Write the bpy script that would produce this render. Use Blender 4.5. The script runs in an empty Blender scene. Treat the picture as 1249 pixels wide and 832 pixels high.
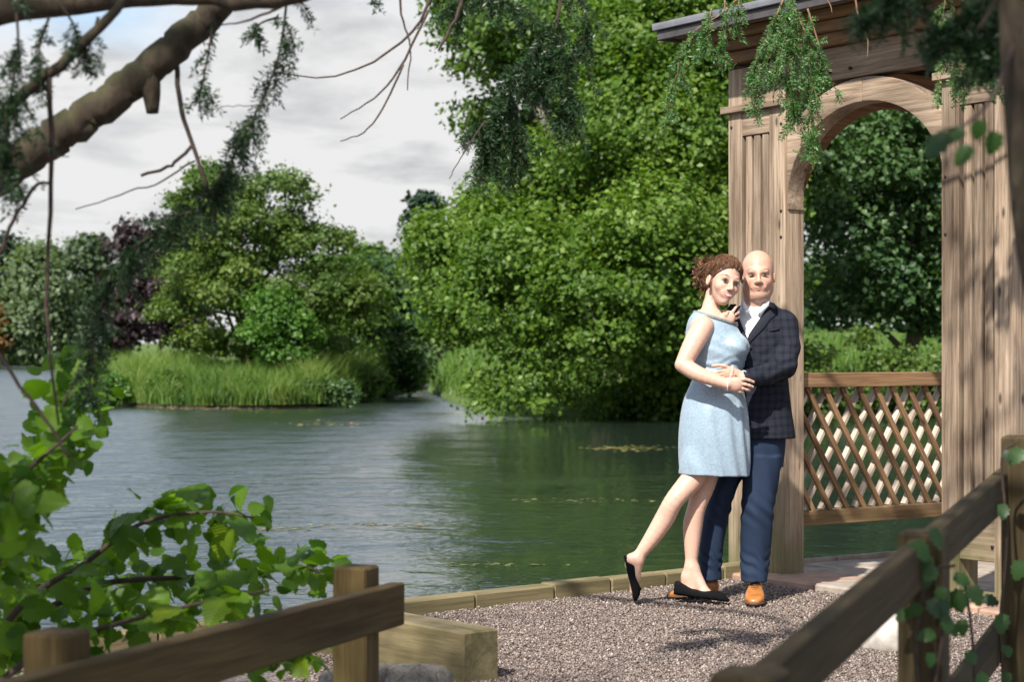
import bpy, bmesh, math, random
import numpy as np
from mathutils import Vector, Matrix

rng = np.random.default_rng(7)
random.seed(7)
scn = bpy.context.scene
COL = scn.collection
R = math.radians

# ------------------------------------------------------------------ camera
FPX, HOR, CX, CAMZ = 2300.0, 436.0, 624.5, 1.26      # focal length and horizon in photo pixels, eye height
cd = bpy.data.cameras.new('camera'); cam = bpy.data.objects.new('camera', cd); COL.objects.link(cam)
cam.location = (0, 0, CAMZ); cam.rotation_euler = (R(90), 0, 0)
cd.sensor_width = 36.0; cd.lens = 36.0*FPX/1249.0; cd.shift_y = (HOR-416.0)/1249.0
cd.clip_start = 0.05; cd.clip_end = 3000
cd.dof.use_dof = True; cd.dof.focus_distance = 9.65; cd.dof.aperture_fstop = 4.5
scn.camera = cam

# ------------------------------------------------------------------ sky and sun
SUN = Vector((-0.42, -0.85, 1.0)).normalized()
EL = math.asin(SUN.z); AZ = math.atan2(SUN.x, SUN.y)
world = bpy.data.worlds.new('World'); scn.world = world; world.use_nodes = True
nt = world.node_tree; nt.nodes.clear()
def N(t, ty, **kw):
    n = t.nodes.new(ty)
    for k, v in kw.items():
        if k.startswith('i_'):
            key = k[2:]; key = int(key) if key.isdigit() else key.replace('_', ' ')
            n.inputs[key].default_value = v
        else: setattr(n, k, v)
    return n
wo = N(nt, 'ShaderNodeOutputWorld'); L = nt.links.new
sky = N(nt, 'ShaderNodeTexSky', sky_type='NISHITA', sun_disc=False, sun_elevation=EL, sun_rotation=AZ)
b1 = N(nt, 'ShaderNodeBackground', i_Strength=0.11); L(sky.outputs[0], b1.inputs[0])
tc = N(nt, 'ShaderNodeTexCoord')
sep = N(nt, 'ShaderNodeSeparateXYZ'); L(tc.outputs['Generated'], sep.inputs[0])
zc = N(nt, 'ShaderNodeMath', operation='MAXIMUM', i_1=0.0); L(sep.outputs[2], zc.inputs[0])
za = N(nt, 'ShaderNodeMath', operation='ADD', i_1=0.26); L(zc.outputs[0], za.inputs[0])
dv = N(nt, 'ShaderNodeVectorMath', operation='DIVIDE'); L(tc.outputs['Generated'], dv.inputs[0])
cb = N(nt, 'ShaderNodeCombineXYZ')
for k in range(3): L(za.outputs[0], cb.inputs[k])
L(cb.outputs[0], dv.inputs[1])
mp = N(nt, 'ShaderNodeMapping'); mp.inputs['Location'].default_value = (3.3, 1.9, 0); mp.inputs['Scale'].default_value = (1.0, 1.0, 0.0); L(dv.outputs[0], mp.inputs[0])
n1 = N(nt, 'ShaderNodeTexNoise', i_Scale=3.6, i_Detail=7.0, i_Roughness=0.55, i_Distortion=0.3); L(mp.outputs[0], n1.inputs[0])
n2 = N(nt, 'ShaderNodeTexNoise', i_Scale=0.9, i_Detail=4.0, i_Roughness=0.5); L(mp.outputs[0], n2.inputs[0])
r1 = N(nt, 'ShaderNodeValToRGB'); L(n1.outputs[0], r1.inputs[0])
r1.color_ramp.elements[0].position = 0.36; r1.color_ramp.elements[0].color = (0.265, 0.27, 0.28, 1)
r1.color_ramp.elements[1].position = 0.54; r1.color_ramp.elements[1].color = (0.425, 0.425, 0.425, 1)
b2 = N(nt, 'ShaderNodeBackground', i_Strength=1.0); L(r1.outputs[0], b2.inputs[0])
r2 = N(nt, 'ShaderNodeValToRGB'); L(n2.outputs[0], r2.inputs[0])
r2.color_ramp.elements[0].position = 0.26; r2.color_ramp.elements[0].color = (0.25, 0.25, 0.25, 1)
r2.color_ramp.elements[1].position = 0.36; r2.color_ramp.elements[1].color = (1, 1, 1, 1)
ms = N(nt, 'ShaderNodeMixShader'); el = N(nt, 'ShaderNodeMapRange', i_1=0.17, i_2=0.34, i_3=1.0, i_4=0.40); L(sep.outputs[2], el.inputs[0])
cm = N(nt, 'ShaderNodeMath', operation='MULTIPLY'); L(r2.outputs[0], cm.inputs[0]); L(el.outputs[0], cm.inputs[1]); L(cm.outputs[0], ms.inputs[0]); L(b1.outputs[0], ms.inputs[1]); L(b2.outputs[0], ms.inputs[2])
L(ms.outputs[0], wo.inputs[0])
sd = bpy.data.lights.new('sun', 'SUN'); sun = bpy.data.objects.new('sun', sd); COL.objects.link(sun)
sd.energy = 3.9; sd.angle = R(1.0); sd.color = (1.0, 0.95, 0.86)
sun.rotation_euler = (-SUN).to_track_quat('-Z', 'Y').to_euler(); sun.location = (-20, -12, 25)
vs = scn.view_settings
vs.view_transform = 'Standard'; vs.look = 'None'; vs.gamma = 1.0; vs.exposure = 1.0; vs.use_curve_mapping = False

# ------------------------------------------------------------------ helpers
def at(x, y, Y): return np.array([(x-CX)*Y/FPX, Y, CAMZ+(HOR-y)*Y/FPX])      # photo pixel at a known distance
def gnd(x, y, z=0.0): Y = FPX*(CAMZ-z)/(y-HOR); return np.array([(x-CX)*Y/FPX, Y, z])   # photo pixel on a level plane
BASE = {}
def thing(name, label, cat, loc=(0, 0, 0), group=None, kind=None):
    o = bpy.data.objects.new(name, None); COL.objects.link(o); o.location = loc; o.empty_display_size = 0.1
    o['label'] = label; o['category'] = cat
    if group: o['group'] = group
    if kind: o['kind'] = kind
    BASE[o] = np.array(loc, float); return o
def sub(name, parent):
    o = bpy.data.objects.new(name, None); COL.objects.link(o); o.parent = parent; o.empty_display_size = .05; BASE[o] = BASE[parent]; return o
def tag(o, label=None, cat=None, group=None, kind=None):
    for k, v in (('label', label), ('category', cat), ('group', group), ('kind', kind)):
        if v: o[k] = v
    return o
def mesh(V, F, mat, smooth=False, attr=None, vcol=None):
    V = np.asarray(V, np.float32); F = np.asarray(F, np.int32)
    me = bpy.data.meshes.new('m'); k = F.shape[1]
    me.vertices.add(len(V)); me.vertices.foreach_set('co', V.ravel())
    me.loops.add(F.size); me.loops.foreach_set('vertex_index', F.ravel())
    me.polygons.add(len(F)); me.polygons.foreach_set('loop_start', np.arange(0, F.size, k, dtype=np.int32))
    me.polygons.foreach_set('loop_total', np.full(len(F), k, np.int32))
    if smooth: me.polygons.foreach_set('use_smooth', np.ones(len(F), bool))
    me.update(calc_edges=True)
    if attr is not None:
        a = me.attributes.new('rnd', 'FLOAT', 'FACE'); a.data.foreach_set('value', np.asarray(attr, np.float32))
    if vcol is not None:
        a = me.attributes.new('paint', 'FLOAT_COLOR', 'POINT'); a.data.foreach_set('color', np.asarray(vcol, np.float32).ravel())
    me.materials.append(mat); return me
def link(name, me, parent=None, M=None):
    o = bpy.data.objects.new(name, me); COL.objects.link(o); me.name = name
    b = np.zeros(3)
    if parent is not None: o.parent = parent; b = BASE[parent]
    BASE[o] = b
    if M is not None: o.matrix_local = Matrix.Translation(Vector(-b)) @ M
    return o
def mk(name, V, F, mat, parent=None, smooth=False, attr=None, vcol=None):
    b = BASE[parent] if parent is not None else np.zeros(3)
    return link(name, mesh(np.asarray(V)-b, F, mat, smooth, attr, vcol), parent)
def frame(d, up=(0, 0, 1)):
    d = Vector(d).normalized(); up = Vector(up)
    s = up.cross(d)
    if s.length < 1e-4: s = Vector((0, 1, 0)).cross(d)
    s.normalize(); u = d.cross(s); return d, s, u
BOXC = {}
def boxmesh(dx, dy, dz, mat, bev=0.004):
    key = (round(dx, 4), round(dy, 4), round(dz, 4), mat.name, bev)
    if key in BOXC: return BOXC[key]
    bm = bmesh.new(); bmesh.ops.create_cube(bm, size=1.0)
    bmesh.ops.scale(bm, vec=(dx, dy, dz), verts=bm.verts)
    b = min(bev, 0.3*min(dx, dy, dz))
    if b > 0: bmesh.ops.bevel(bm, geom=bm.edges[:], offset=b, segments=1, affect='EDGES')
    me = bpy.data.meshes.new('box'); bm.to_mesh(me); bm.free(); me.materials.append(mat); BOXC[key] = me; return me
def plank(name, p0, p1, w, h, mat, parent, up=(0, 0, 1), bev=0.004):
    "a board from p0 to p1 (centre line), w across, h along up"
    p0 = Vector(p0); p1 = Vector(p1); d, s, u = frame(p1-p0, up)
    M = Matrix(((d.x, s.x, u.x, 0), (d.y, s.y, u.y, 0), (d.z, s.z, u.z, 0), (0, 0, 0, 1)))
    return link(name, boxmesh((p1-p0).length, w, h, mat, bev), parent, Matrix.Translation((p0+p1)/2) @ M)
def tube(P, rad, n=8, cap=True):
    P = np.asarray(P, float); rad = np.broadcast_to(np.asarray(rad, float), (len(P),))
    T = np.gradient(P, axis=0); T /= np.linalg.norm(T, axis=1)[:, None]+1e-9
    a = np.array([0, 0, 1.0]) if abs(T[0][2]) < .9 else np.array([1.0, 0, 0])
    u = np.cross(T[0], a); u /= np.linalg.norm(u); V = []
    th = np.linspace(0, 2*np.pi, n, endpoint=False)
    for i in range(len(P)):
        u = u-T[i]*np.dot(u, T[i]); u /= np.linalg.norm(u)+1e-9; w = np.cross(T[i], u)
        V.append(P[i]+rad[i]*(np.cos(th)[:, None]*u+np.sin(th)[:, None]*w))
    if cap: V = [P[0]+(V[0]-P[0])*.02]+V+[P[-1]+(V[-1]-P[-1])*.02]
    m = len(V); V = np.concatenate(V); i = np.repeat(np.arange(m-1), n); j = np.tile(np.arange(n), m-1); k = (j+1) % n
    return V, np.stack([i*n+j, i*n+k, (i+1)*n+k, (i+1)*n+j], 1)
def joinm(parts):
    Vs, Fs, o = [], [], 0
    for V, F in parts:
        if len(F) == 0: continue
        Vs.append(np.asarray(V)); Fs.append(np.asarray(F)+o); o += len(V)
    return np.concatenate(Vs), np.concatenate(Fs)
def smooth_curve(P, n=24):
    P = np.asarray(P, float); m = len(P); t = np.linspace(0, m-1, n); out = []
    Q = np.concatenate([[2*P[0]-P[1]], P, [2*P[-1]-P[-2]]])
    for x in t:
        i = min(int(x), m-2); f = x-i; a, b, c, d = Q[i:i+4]
        out.append(.5*((2*b)+(-a+c)*f+(2*a-5*b+4*c-d)*f*f+(-a+3*b-3*c+d)*f**3))
    return np.array(out)
def unit(v): return v/(np.linalg.norm(v, axis=-1, keepdims=True)+1e-9)

# ------------------------------------------------------------------ materials
def material(name):
    m = bpy.data.materials.new(name); m.use_nodes = True; t = m.node_tree
    return m, t, t.nodes['Principled BSDF'], t.links.new
def ramp(t, stops, fac):
    r = N(t, 'ShaderNodeValToRGB'); e = r.color_ramp.elements
    while len(e) < len(stops): e.new(0.5)
    for k, (p, c) in enumerate(stops): e[k].position = p; e[k].color = (*c, 1)
    t.links.new(fac, r.inputs[0]); return r
def mixc(t, fac, a, b, mode='MIX'):
    m = N(t, 'ShaderNodeMix', data_type='RGBA', blend_type=mode)
    for sock, v in ((m.inputs[0], fac), (m.inputs[6], a), (m.inputs[7], b)):
        if hasattr(v, 'is_output'): t.links.new(v, sock)
        elif isinstance(v, (int, float)): sock.default_value = v
        else: sock.default_value = (*v, 1)
    return m.outputs[2]
def wood(name, dark, mid, light, rough=0.8, algae=0.0, grain=1.0, knots=True):
    m, t, p, l = material(name)
    tc = N(t, 'ShaderNodeTexCoord'); oi = N(t, 'ShaderNodeObjectInfo')
    off = N(t, 'ShaderNodeVectorMath', operation='MULTIPLY_ADD')
    cb = N(t, 'ShaderNodeCombineXYZ'); [l(oi.outputs['Random'], cb.inputs[k]) for k in range(3)]
    l(cb.outputs[0], off.inputs[0]); off.inputs[1].default_value = (37, 19, 53); l(tc.outputs['Object'], off.inputs[2])
    mp = N(t, 'ShaderNodeMapping'); mp.inputs['Scale'].default_value = (2.2, 55*grain, 55*grain); l(off.outputs[0], mp.inputs[0])
    a = N(t, 'ShaderNodeTexNoise', i_Scale=1.0, i_Detail=6.0, i_Roughness=0.65, i_Distortion=0.6); l(mp.outputs[0], a.inputs[0])
    mp2 = N(t, 'ShaderNodeMapping'); mp2.inputs['Scale'].default_value = (1.2, 7, 7); l(off.outputs[0], mp2.inputs[0])
    b = N(t, 'ShaderNodeTexNoise', i_Scale=1.0, i_Detail=4.0); l(mp2.outputs[0], b.inputs[0])
    r = ramp(t, [(0.30, dark), (0.50, mid), (0.72, light)], a.outputs[0])
    r2 = ramp(t, [(0.30, (0.42, 0.39, 0.37)), (0.52, (0.92, 0.90, 0.88)), (0.70, (1.18, 1.14, 1.10))], b.outputs[0])
    c = mixc(t, 1.0, r.outputs[0], r2.outputs[0], 'MULTIPLY')
    v = ramp(t, [(0.0, (0.80, 0.78, 0.76)), (1.0, (1.12, 1.10, 1.08))], oi.outputs['Random'])
    c = mixc(t, 1.0, c, v.outputs[0], 'MULTIPLY')
    if knots:
        mk_ = N(t, 'ShaderNodeMapping'); mk_.inputs['Scale'].default_value = (3.2, 9, 9); l(off.outputs[0], mk_.inputs[0])
        vo = N(t, 'ShaderNodeTexVoronoi', i_Scale=1.0); l(mk_.outputs[0], vo.inputs[0])
        kr = ramp(t, [(0.05, (0.9, 0.9, 0.9)), (0.13, (0, 0, 0))], vo.outputs['Distance'])
        c = mixc(t, kr.outputs[0], c, tuple(x*0.45 for x in dark))
    if algae > 0:
        g = N(t, 'ShaderNodeNewGeometry'); sx = N(t, 'ShaderNodeSeparateXYZ'); l(g.outputs['Position'], sx.inputs[0])
        an = N(t, 'ShaderNodeTexNoise', i_Scale=5.0, i_Detail=5.0); l(g.outputs['Position'], an.inputs[0])
        md = N(t, 'ShaderNodeMath', operation='MULTIPLY_ADD', i_1=0.9); l(an.outputs[0], md.inputs[0]); l(sx.outputs[2], md.inputs[2])
        ar = ramp(t, [(0.35, (algae,)*3), (1.0, (0, 0, 0))], md.outputs[0])
        c = mixc(t, ar.outputs[0], c, (0.13, 0.135, 0.05))
    l(c, p.inputs['Base Color']); p.inputs['Roughness'].default_value = rough; p.inputs['Specular IOR Level'].default_value = 0.25
    bp = N(t, 'ShaderNodeBump', i_Strength=0.55, i_Distance=0.004); l(a.outputs[0], bp.inputs['Height']); l(bp.outputs[0], p.inputs['Normal'])
    return m
def leafmat(name, dark, light, trans=0.45, rough=0.45, yellow=None, spec=0.35):
    m, t, p, l = material(name)
    at_ = N(t, 'ShaderNodeAttribute', attribute_name='rnd')
    st = [(0.0, dark), (0.8, light)]
    if yellow: st.append((1.0, yellow))
    r = ramp(t, st, at_.outputs['Fac'])
    l(r.outputs[0], p.inputs['Base Color']); p.inputs['Roughness'].default_value = rough; p.inputs['Specular IOR Level'].default_value = spec
    tr = N(t, 'ShaderNodeBsdfTranslucent')
    tcol = mixc(t, 1.0, r.outputs[0], (1.5, 1.6, 0.5), 'MULTIPLY'); l(tcol, tr.inputs[0])
    mx = N(t, 'ShaderNodeMixShader', i_0=trans); l(p.outputs[0], mx.inputs[1]); l(tr.outputs[0], mx.inputs[2])
    l(mx.outputs[0], t.nodes['Material Output'].inputs[0]); return m
def bark(name, dark, light, moss=0.0, scale=1.0):
    m, t, p, l = material(name)
    g = N(t, 'ShaderNodeNewGeometry')
    mp = N(t, 'ShaderNodeMapping'); mp.inputs['Scale'].default_value = (22*scale, 22*scale, 9*scale); l(g.outputs['Position'], mp.inputs[0])
    a = N(t, 'ShaderNodeTexNoise', i_Scale=1.0, i_Detail=8.0, i_Roughness=0.7, i_Distortion=0.8); l(mp.outputs[0], a.inputs[0])
    c = ramp(t, [(0.3, dark), (0.7, light)], a.outputs[0]).outputs[0]
    if moss:
        sx = N(t, 'ShaderNodeSeparateXYZ'); l(g.outputs['Normal'], sx.inputs[0])
        b = N(t, 'ShaderNodeTexNoise', i_Scale=14*scale, i_Detail=5.0); l(g.outputs['Position'], b.inputs[0])
        md = N(t, 'ShaderNodeMath', operation='MULTIPLY_ADD', i_1=0.45); l(sx.outputs[2], md.inputs[0]); l(b.outputs[0], md.inputs[2])
        mr = ramp(t, [(0.45, (0, 0, 0)), (0.8, (moss,)*3)], md.outputs[0])
        c = mixc(t, mr.outputs[0], c, (0.060, 0.062, 0.022))
    l(c, p.inputs['Base Color']); p.inputs['Roughness'].default_value = 0.9
    bp = N(t, 'ShaderNodeBump', i_Strength=0.8, i_Distance=0.012/scale); l(a.outputs[0], bp.inputs['Height']); l(bp.outputs[0], p.inputs['Normal'])
    return m
def plain(name, col, rough=0.6, noise=0.12, scale=30.0, bump=0.0, spec=0.3, sheen=0.0):
    m, t, p, l = material(name)
    tc = N(t, 'ShaderNodeNewGeometry')
    a = N(t, 'ShaderNodeTexNoise', i_Scale=scale, i_Detail=5.0); l(tc.outputs['Position'], a.inputs[0])
    c = ramp(t, [(0.3, tuple(x*(1-noise) for x in col)), (0.7, tuple(min(1, x*(1+noise)) for x in col))], a.outputs[0])
    l(c.outputs[0], p.inputs['Base Color']); p.inputs['Roughness'].default_value = rough; p.inputs['Specular IOR Level'].default_value = spec
    if sheen: p.inputs['Sheen Weight'].default_value = sheen
    if bump:
        bp = N(t, 'ShaderNodeBump', i_Strength=0.6, i_Distance=bump); l(a.outputs[0], bp.inputs['Height']); l(bp.outputs[0], p.inputs['Normal'])
    return m
M_OAK = wood('weathered_oak', (0.135, 0.098, 0.068), (0.305, 0.235, 0.175), (0.44, 0.365, 0.295), algae=0.75)
M_OAKB = wood('brown_oak', (0.15, 0.085, 0.045), (0.27, 0.165, 0.09), (0.36, 0.24, 0.14), algae=0.4)
M_SLEEPER = wood('green_treated_timber', (0.16, 0.125, 0.072), (0.265, 0.21, 0.125), (0.36, 0.30, 0.19), algae=0.35, grain=0.8)
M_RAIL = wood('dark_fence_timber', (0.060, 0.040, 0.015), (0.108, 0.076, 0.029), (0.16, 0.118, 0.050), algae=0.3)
M_RAILD = wood('shade_painted_mossy_timber', (0.036, 0.026, 0.011), (0.066, 0.049, 0.022), (0.11, 0.086, 0.042), algae=0.3)  # fence timber with algae, colour darkened to stand for the trees' shade
M_SLAT = wood('lattice_sunlit_oak', (0.40, 0.31, 0.24), (0.58, 0.50, 0.42), (0.70, 0.64, 0.57), algae=0.0, knots=False)  # same slat wood with sunlight on the edges put into a paler colour
M_BARK = bark('yew_bark', (0.018, 0.012, 0.008), (0.085, 0.060, 0.038), moss=0.6, scale=1.6)
M_TWIG = bark('twig_bark', (0.035, 0.022, 0.018), (0.09, 0.06, 0.045), scale=4)
M_TWIGB = bark('pale_twig_bark', (0.16, 0.09, 0.05), (0.30, 0.19, 0.11), scale=4)
M_TRUNK = bark('tree_bark', (0.05, 0.042, 0.032), (0.16, 0.135, 0.10), scale=0.4)
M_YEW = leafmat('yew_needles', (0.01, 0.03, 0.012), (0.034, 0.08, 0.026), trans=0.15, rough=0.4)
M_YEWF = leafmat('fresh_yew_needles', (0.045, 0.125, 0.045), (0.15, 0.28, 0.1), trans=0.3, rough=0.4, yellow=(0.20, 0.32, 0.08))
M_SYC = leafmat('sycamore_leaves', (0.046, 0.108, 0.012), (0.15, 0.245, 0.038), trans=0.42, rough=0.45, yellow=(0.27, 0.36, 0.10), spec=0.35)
M_SYC2 = leafmat('lime_leaves', (0.036, 0.086, 0.013), (0.115, 0.195, 0.034), trans=0.35, rough=0.45)  # deeper green than the sycamore, also on other mid-green trees
M_ISL = leafmat('alder_leaves', (0.048, 0.1, 0.02), (0.145, 0.215, 0.048), trans=0.4, rough=0.5, yellow=(0.15, 0.18, 0.04))
M_DARKG = leafmat('dark_green_leaves', (0.03, 0.075, 0.026), (0.085, 0.155, 0.05), trans=0.3, rough=0.45)
M_BRIGHT = leafmat('young_bright_leaves', (0.055, 0.14, 0.025), (0.125, 0.24, 0.045), trans=0.4)
M_WILLOW = leafmat('willow_leaves', (0.075, 0.12, 0.058), (0.16, 0.22, 0.11), trans=0.35)
M_PURPLE = leafmat('copper_beech_leaves', (0.022, 0.014, 0.018), (0.058, 0.036, 0.040), trans=0.2)
M_CONIF = leafmat('dark_conifer_needles', (0.014, 0.034, 0.018), (0.035, 0.065, 0.034), trans=0.1)
M_POPLAR = leafmat('greyish_leaves', (0.045, 0.082, 0.040), (0.095, 0.140, 0.070), trans=0.3)
M_RUST = leafmat('russet_leaves', (0.10, 0.06, 0.02), (0.22, 0.13, 0.045), trans=0.3)
M_REED = leafmat('reed_blades', (0.036, 0.09, 0.016), (0.15, 0.255, 0.048), trans=0.4, rough=0.5, yellow=(0.25, 0.29, 0.09))
M_HAZEL = leafmat('hazel_leaf', (0.045, 0.12, 0.012), (0.14, 0.26, 0.022), trans=0.5, rough=0.42)
def veined(src, name):
    m = src.copy(); m.name = name; t = m.node_tree; l = t.links.new; p = t.nodes['Principled BSDF']; col = p.inputs['Base Color'].links[0].from_socket
    tc = N(t, 'ShaderNodeTexCoord'); sx = N(t, 'ShaderNodeSeparateXYZ'); l(tc.outputs['Object'], sx.inputs[0]); ab = N(t, 'ShaderNodeMath', operation='ABSOLUTE'); l(sx.outputs[0], ab.inputs[0])
    v = N(t, 'ShaderNodeMath', operation='MULTIPLY_ADD', i_1=-0.75); l(ab.outputs[0], v.inputs[0]); l(sx.outputs[1], v.inputs[2])
    w = N(t, 'ShaderNodeMath', operation='PINGPONG', i_1=0.055); l(v.outputs[0], w.inputs[0])
    a = ramp(t, [(0.0, (1.45, 1.4, 1.3)), (0.012, (1.0,)*3), (0.055, (.82, .84, .8))], w.outputs[0]); b = ramp(t, [(0.0, (1.6, 1.5, 1.4)), (0.02, (1.0,)*3)], ab.outputs[0])
    oi = N(t, 'ShaderNodeObjectInfo'); c = ramp(t, [(0, (.62, .66, .6)), (.6, (1.0,)*3), (.9, (1.25, 1.2, 1.0)), (1.0, (2.2, 1.5, .9))], oi.outputs['Random'])
    k = mixc(t, 1.0, mixc(t, 1.0, mixc(t, 1.0, col, a.outputs[0], 'MULTIPLY'), b.outputs[0], 'MULTIPLY'), c.outputs[0], 'MULTIPLY'); l(k, p.inputs['Base Color'])
    bp = N(t, 'ShaderNodeBump', i_Strength=.5, i_Distance=.05, invert=True); l(w.outputs[0], bp.inputs['Height']); l(bp.outputs[0], p.inputs['Normal']); return m
# ------------------------------------------------------------------ setting: water, ground, banks
WZ = -0.35
def water_material():
    m, t, p, l = material('lake_water')
    g = N(t, 'ShaderNodeNewGeometry')
    def nz(scale, sx, sy, det, rough=0.5):
        mp = N(t, 'ShaderNodeMapping'); mp.inputs['Scale'].default_value = (sx, sy, 1); mp.inputs['Rotation'].default_value = (0, 0, 0.25); l(g.outputs['Position'], mp.inputs[0])
        n = N(t, 'ShaderNodeTexNoise', i_Scale=scale, i_Detail=det, i_Roughness=rough, i_Distortion=0.4); l(mp.outputs[0], n.inputs[0]); return n.outputs[0]
    a = nz(2.2, 1.0, 1.5, 3.0); b = nz(7.0, 1.0, 1.3, 2.0); c = nz(0.16, 1.0, 1.0, 2.0)
    s1 = N(t, 'ShaderNodeMath', operation='MULTIPLY_ADD', i_1=0.20); am = N(t, 'ShaderNodeMath', operation='MULTIPLY', i_1=0.55); l(a, am.inputs[0]); l(b, s1.inputs[0]); l(am.outputs[0], s1.inputs[2])
    wv = N(t, 'ShaderNodeTexWave', wave_type='BANDS', bands_direction='Y', wave_profile='SAW', i_Scale=0.62, i_Distortion=7.0, i_Detail=2.0, i_Detail_Scale=0.9, i_Detail_Roughness=0.6); l(g.outputs['Position'], wv.inputs[0])   # wind ripples running towards the near bank
    s0 = s1; s1 = N(t, 'ShaderNodeMath', operation='MULTIPLY_ADD', i_1=0.85); l(wv.outputs['Fac'], s1.inputs[0]); l(s0.outputs[0], s1.inputs[2])
    sp = N(t, 'ShaderNodeSeparateXYZ'); l(g.outputs['Position'], sp.inputs[0])
    lee = N(t, 'ShaderNodeMapRange', i_1=-3.5, i_2=1.5, i_3=0.36, i_4=-0.30); l(sp.outputs[0], lee.inputs[0])
    wc = N(t, 'ShaderNodeMath', operation='ADD'); l(c, wc.inputs[0]); l(lee.outputs[0], wc.inputs[1])
    cr = ramp(t, [(0.30, (0.22,)*3), (0.75, (1.0,)*3)], wc.outputs[0])
    hm = N(t, 'ShaderNodeMath', operation='MULTIPLY'); l(s1.outputs[0], hm.inputs[0]); l(cr.outputs[0], hm.inputs[1])
    bp = N(t, 'ShaderNodeBump', i_Strength=1.0, i_Distance=0.06); l(hm.outputs[0], bp.inputs['Height'])
    p.inputs['Base Color'].default_value = (0.018, 0.028, 0.020, 1); p.inputs['Roughness'].default_value = 0.05; p.inputs['IOR'].default_value = 1.333
    p.inputs['Specular IOR Level'].default_value = 1.0
    l(bp.outputs[0], p.inputs['Normal']); return m
M_WATER = water_material()
o = mk('water', [(-1500, -30, WZ), (1500, -30, WZ), (1500, 2800, WZ), (-1500, 2800, WZ)], [(0, 1, 2, 3)], M_WATER); tag(o, kind='structure')

# timber edging line between gravel and lake
E0 = np.array([-0.549, 9.38]); E1 = np.array([1.246, 10.98]); ED = (E1-E0)/np.linalg.norm(E1-E0); EN = np.array([ED[1], -ED[0]])   # EN points to the land
U = np.array([0.5736, -0.8192, 0.0]); V_ = np.array([0.8192, 0.5736, 0.0])        # gazebo: along the front, into the depth
PA = np.array([1.559, 10.77, 0.0])                                                   # inner front corner of the left pier
A0 = PA-0.486*U
M_SOIL = plain('damp_soil', (0.075, 0.060, 0.042), 0.95, 0.35, 6.0, 0.02)
def ground_z(X, Y):
    s = (np.stack([X, Y], -1)-E0) @ EN                       # distance inland from the edging
    q = np.stack([X-A0[0], Y-A0[1]], -1); du = q @ U[:2]; dvv = q @ V_[:2]
    gaz = np.minimum(du+0.02, 99)                             # inside the pavilion side of its lake edge
    inland = np.where(dvv > -0.25, np.maximum(s, np.minimum(gaz, dvv+0.25)), s)
    z = np.where(inland > 0.0, -0.02, -0.02-1.0*np.clip(-inland/0.25, 0, 1.2))
    z = z-np.clip((6.6-Y)/3.0, 0, 1)**1.5*0.33
    return z
xs = np.concatenate([np.arange(-14, -3, .5), np.arange(-3, 4.2, .08), np.arange(4.2, 16, .5)]); ys = np.concatenate([np.arange(-14, 5, .5), np.arange(5, 13.5, .08), np.arange(13.5, 30, .8)])
X, Y = np.meshgrid(xs, ys, indexing='ij'); Z = ground_z(X, Y)+0.004*np.sin(X*7)*np.cos(Y*5)-0.004
idx = np.arange(X.size).reshape(X.shape)
F = np.stack([idx[:-1, :-1], idx[1:, :-1], idx[1:, 1:], idx[:-1, 1:]], -1).reshape(-1, 4)
def gravel_mat():
    m, t, p, l = material('gravel_bed')
    g = N(t, 'ShaderNodeNewGeometry')
    v = N(t, 'ShaderNodeTexVoronoi', i_Scale=75.0); l(g.outputs['Position'], v.inputs[0])
    c = ramp(t, [(0.0, (0.10, 0.075, 0.062)), (0.5, (0.22, 0.175, 0.15)), (1.0, (0.36, 0.31, 0.28))], v.outputs['Color'])
    l(c.outputs[0], p.inputs['Base Color']); p.inputs['Roughness'].default_value = 0.9
    bp = N(t, 'ShaderNodeBump', i_Strength=1.0, i_Distance=0.008, invert=True); l(v.outputs['Distance'], bp.inputs['Height']); l(bp.outputs[0], p.inputs['Normal']); return m
o = mk('ground', np.stack([X, Y, Z], -1).reshape(-1, 3), F, gravel_mat(), smooth=True); tag(o, kind='structure')

# loose gravel: real pebbles over the terrace in view
def pebbles():
    n = 210000
    Y = rng.uniform(6.7, 11.6, n); X = rng.uniform(-0.30, 0.30, n)*Y
    s = (np.stack([X, Y], -1)-E0) @ EN
    q = np.stack([X-A0[0], Y-A0[1]], -1); du = q @ U[:2]; dvv = q @ V_[:2]
    keep = (s > 0.13) & ~((du > -0.1) & (dvv > -0.22)) & (X > -0.9)
    X, Y = X[keep], Y[keep]; n = len(X)
    r = rng.uniform(0.0038, 0.0082, n)*np.where(rng.random(n) < .06, 1.35, 1)
    base = np.array([(1, 0, 0), (-1, 0, 0), (0, 1, 0), (0, -1, 0), (0, 0, 1), (0, 0, -1)], float)
    J = base[None]*r[:, None, None]*rng.uniform(.7, 1.25, (n, 6, 1)); J[:, :, 2] *= .72
    J += rng.normal(0, 1, (n, 6, 3))*r[:, None, None]*.22
    a = rng.uniform(0, 6.28, n); ca, sa = np.cos(a)[:, None], np.sin(a)[:, None]
    x, y = J[..., 0]*ca-J[..., 1]*sa, J[..., 0]*sa+J[..., 1]*ca
    Z = ground_z(X, Y)+rng.uniform(0.0, 0.010, n)+.004
    V = np.stack([x+X[:, None], y+Y[:, None], J[..., 2]+Z[:, None]], -1).reshape(-1, 3)
    f = np.array([(0, 2, 4), (2, 1, 4), (1, 3, 4), (3, 0, 4), (2, 0, 5), (1, 2, 5), (3, 1, 5), (0, 3, 5)])
    F = (np.arange(n)[:, None, None]*6+f[None]).reshape(-1, 3)
    return V, F, np.repeat(rng.random(n), 8)
V, F, A = pebbles()
mg, t, p, l = material('pink_grey_pebbles')
at_ = N(t, 'ShaderNodeAttribute', attribute_name='rnd')
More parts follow.
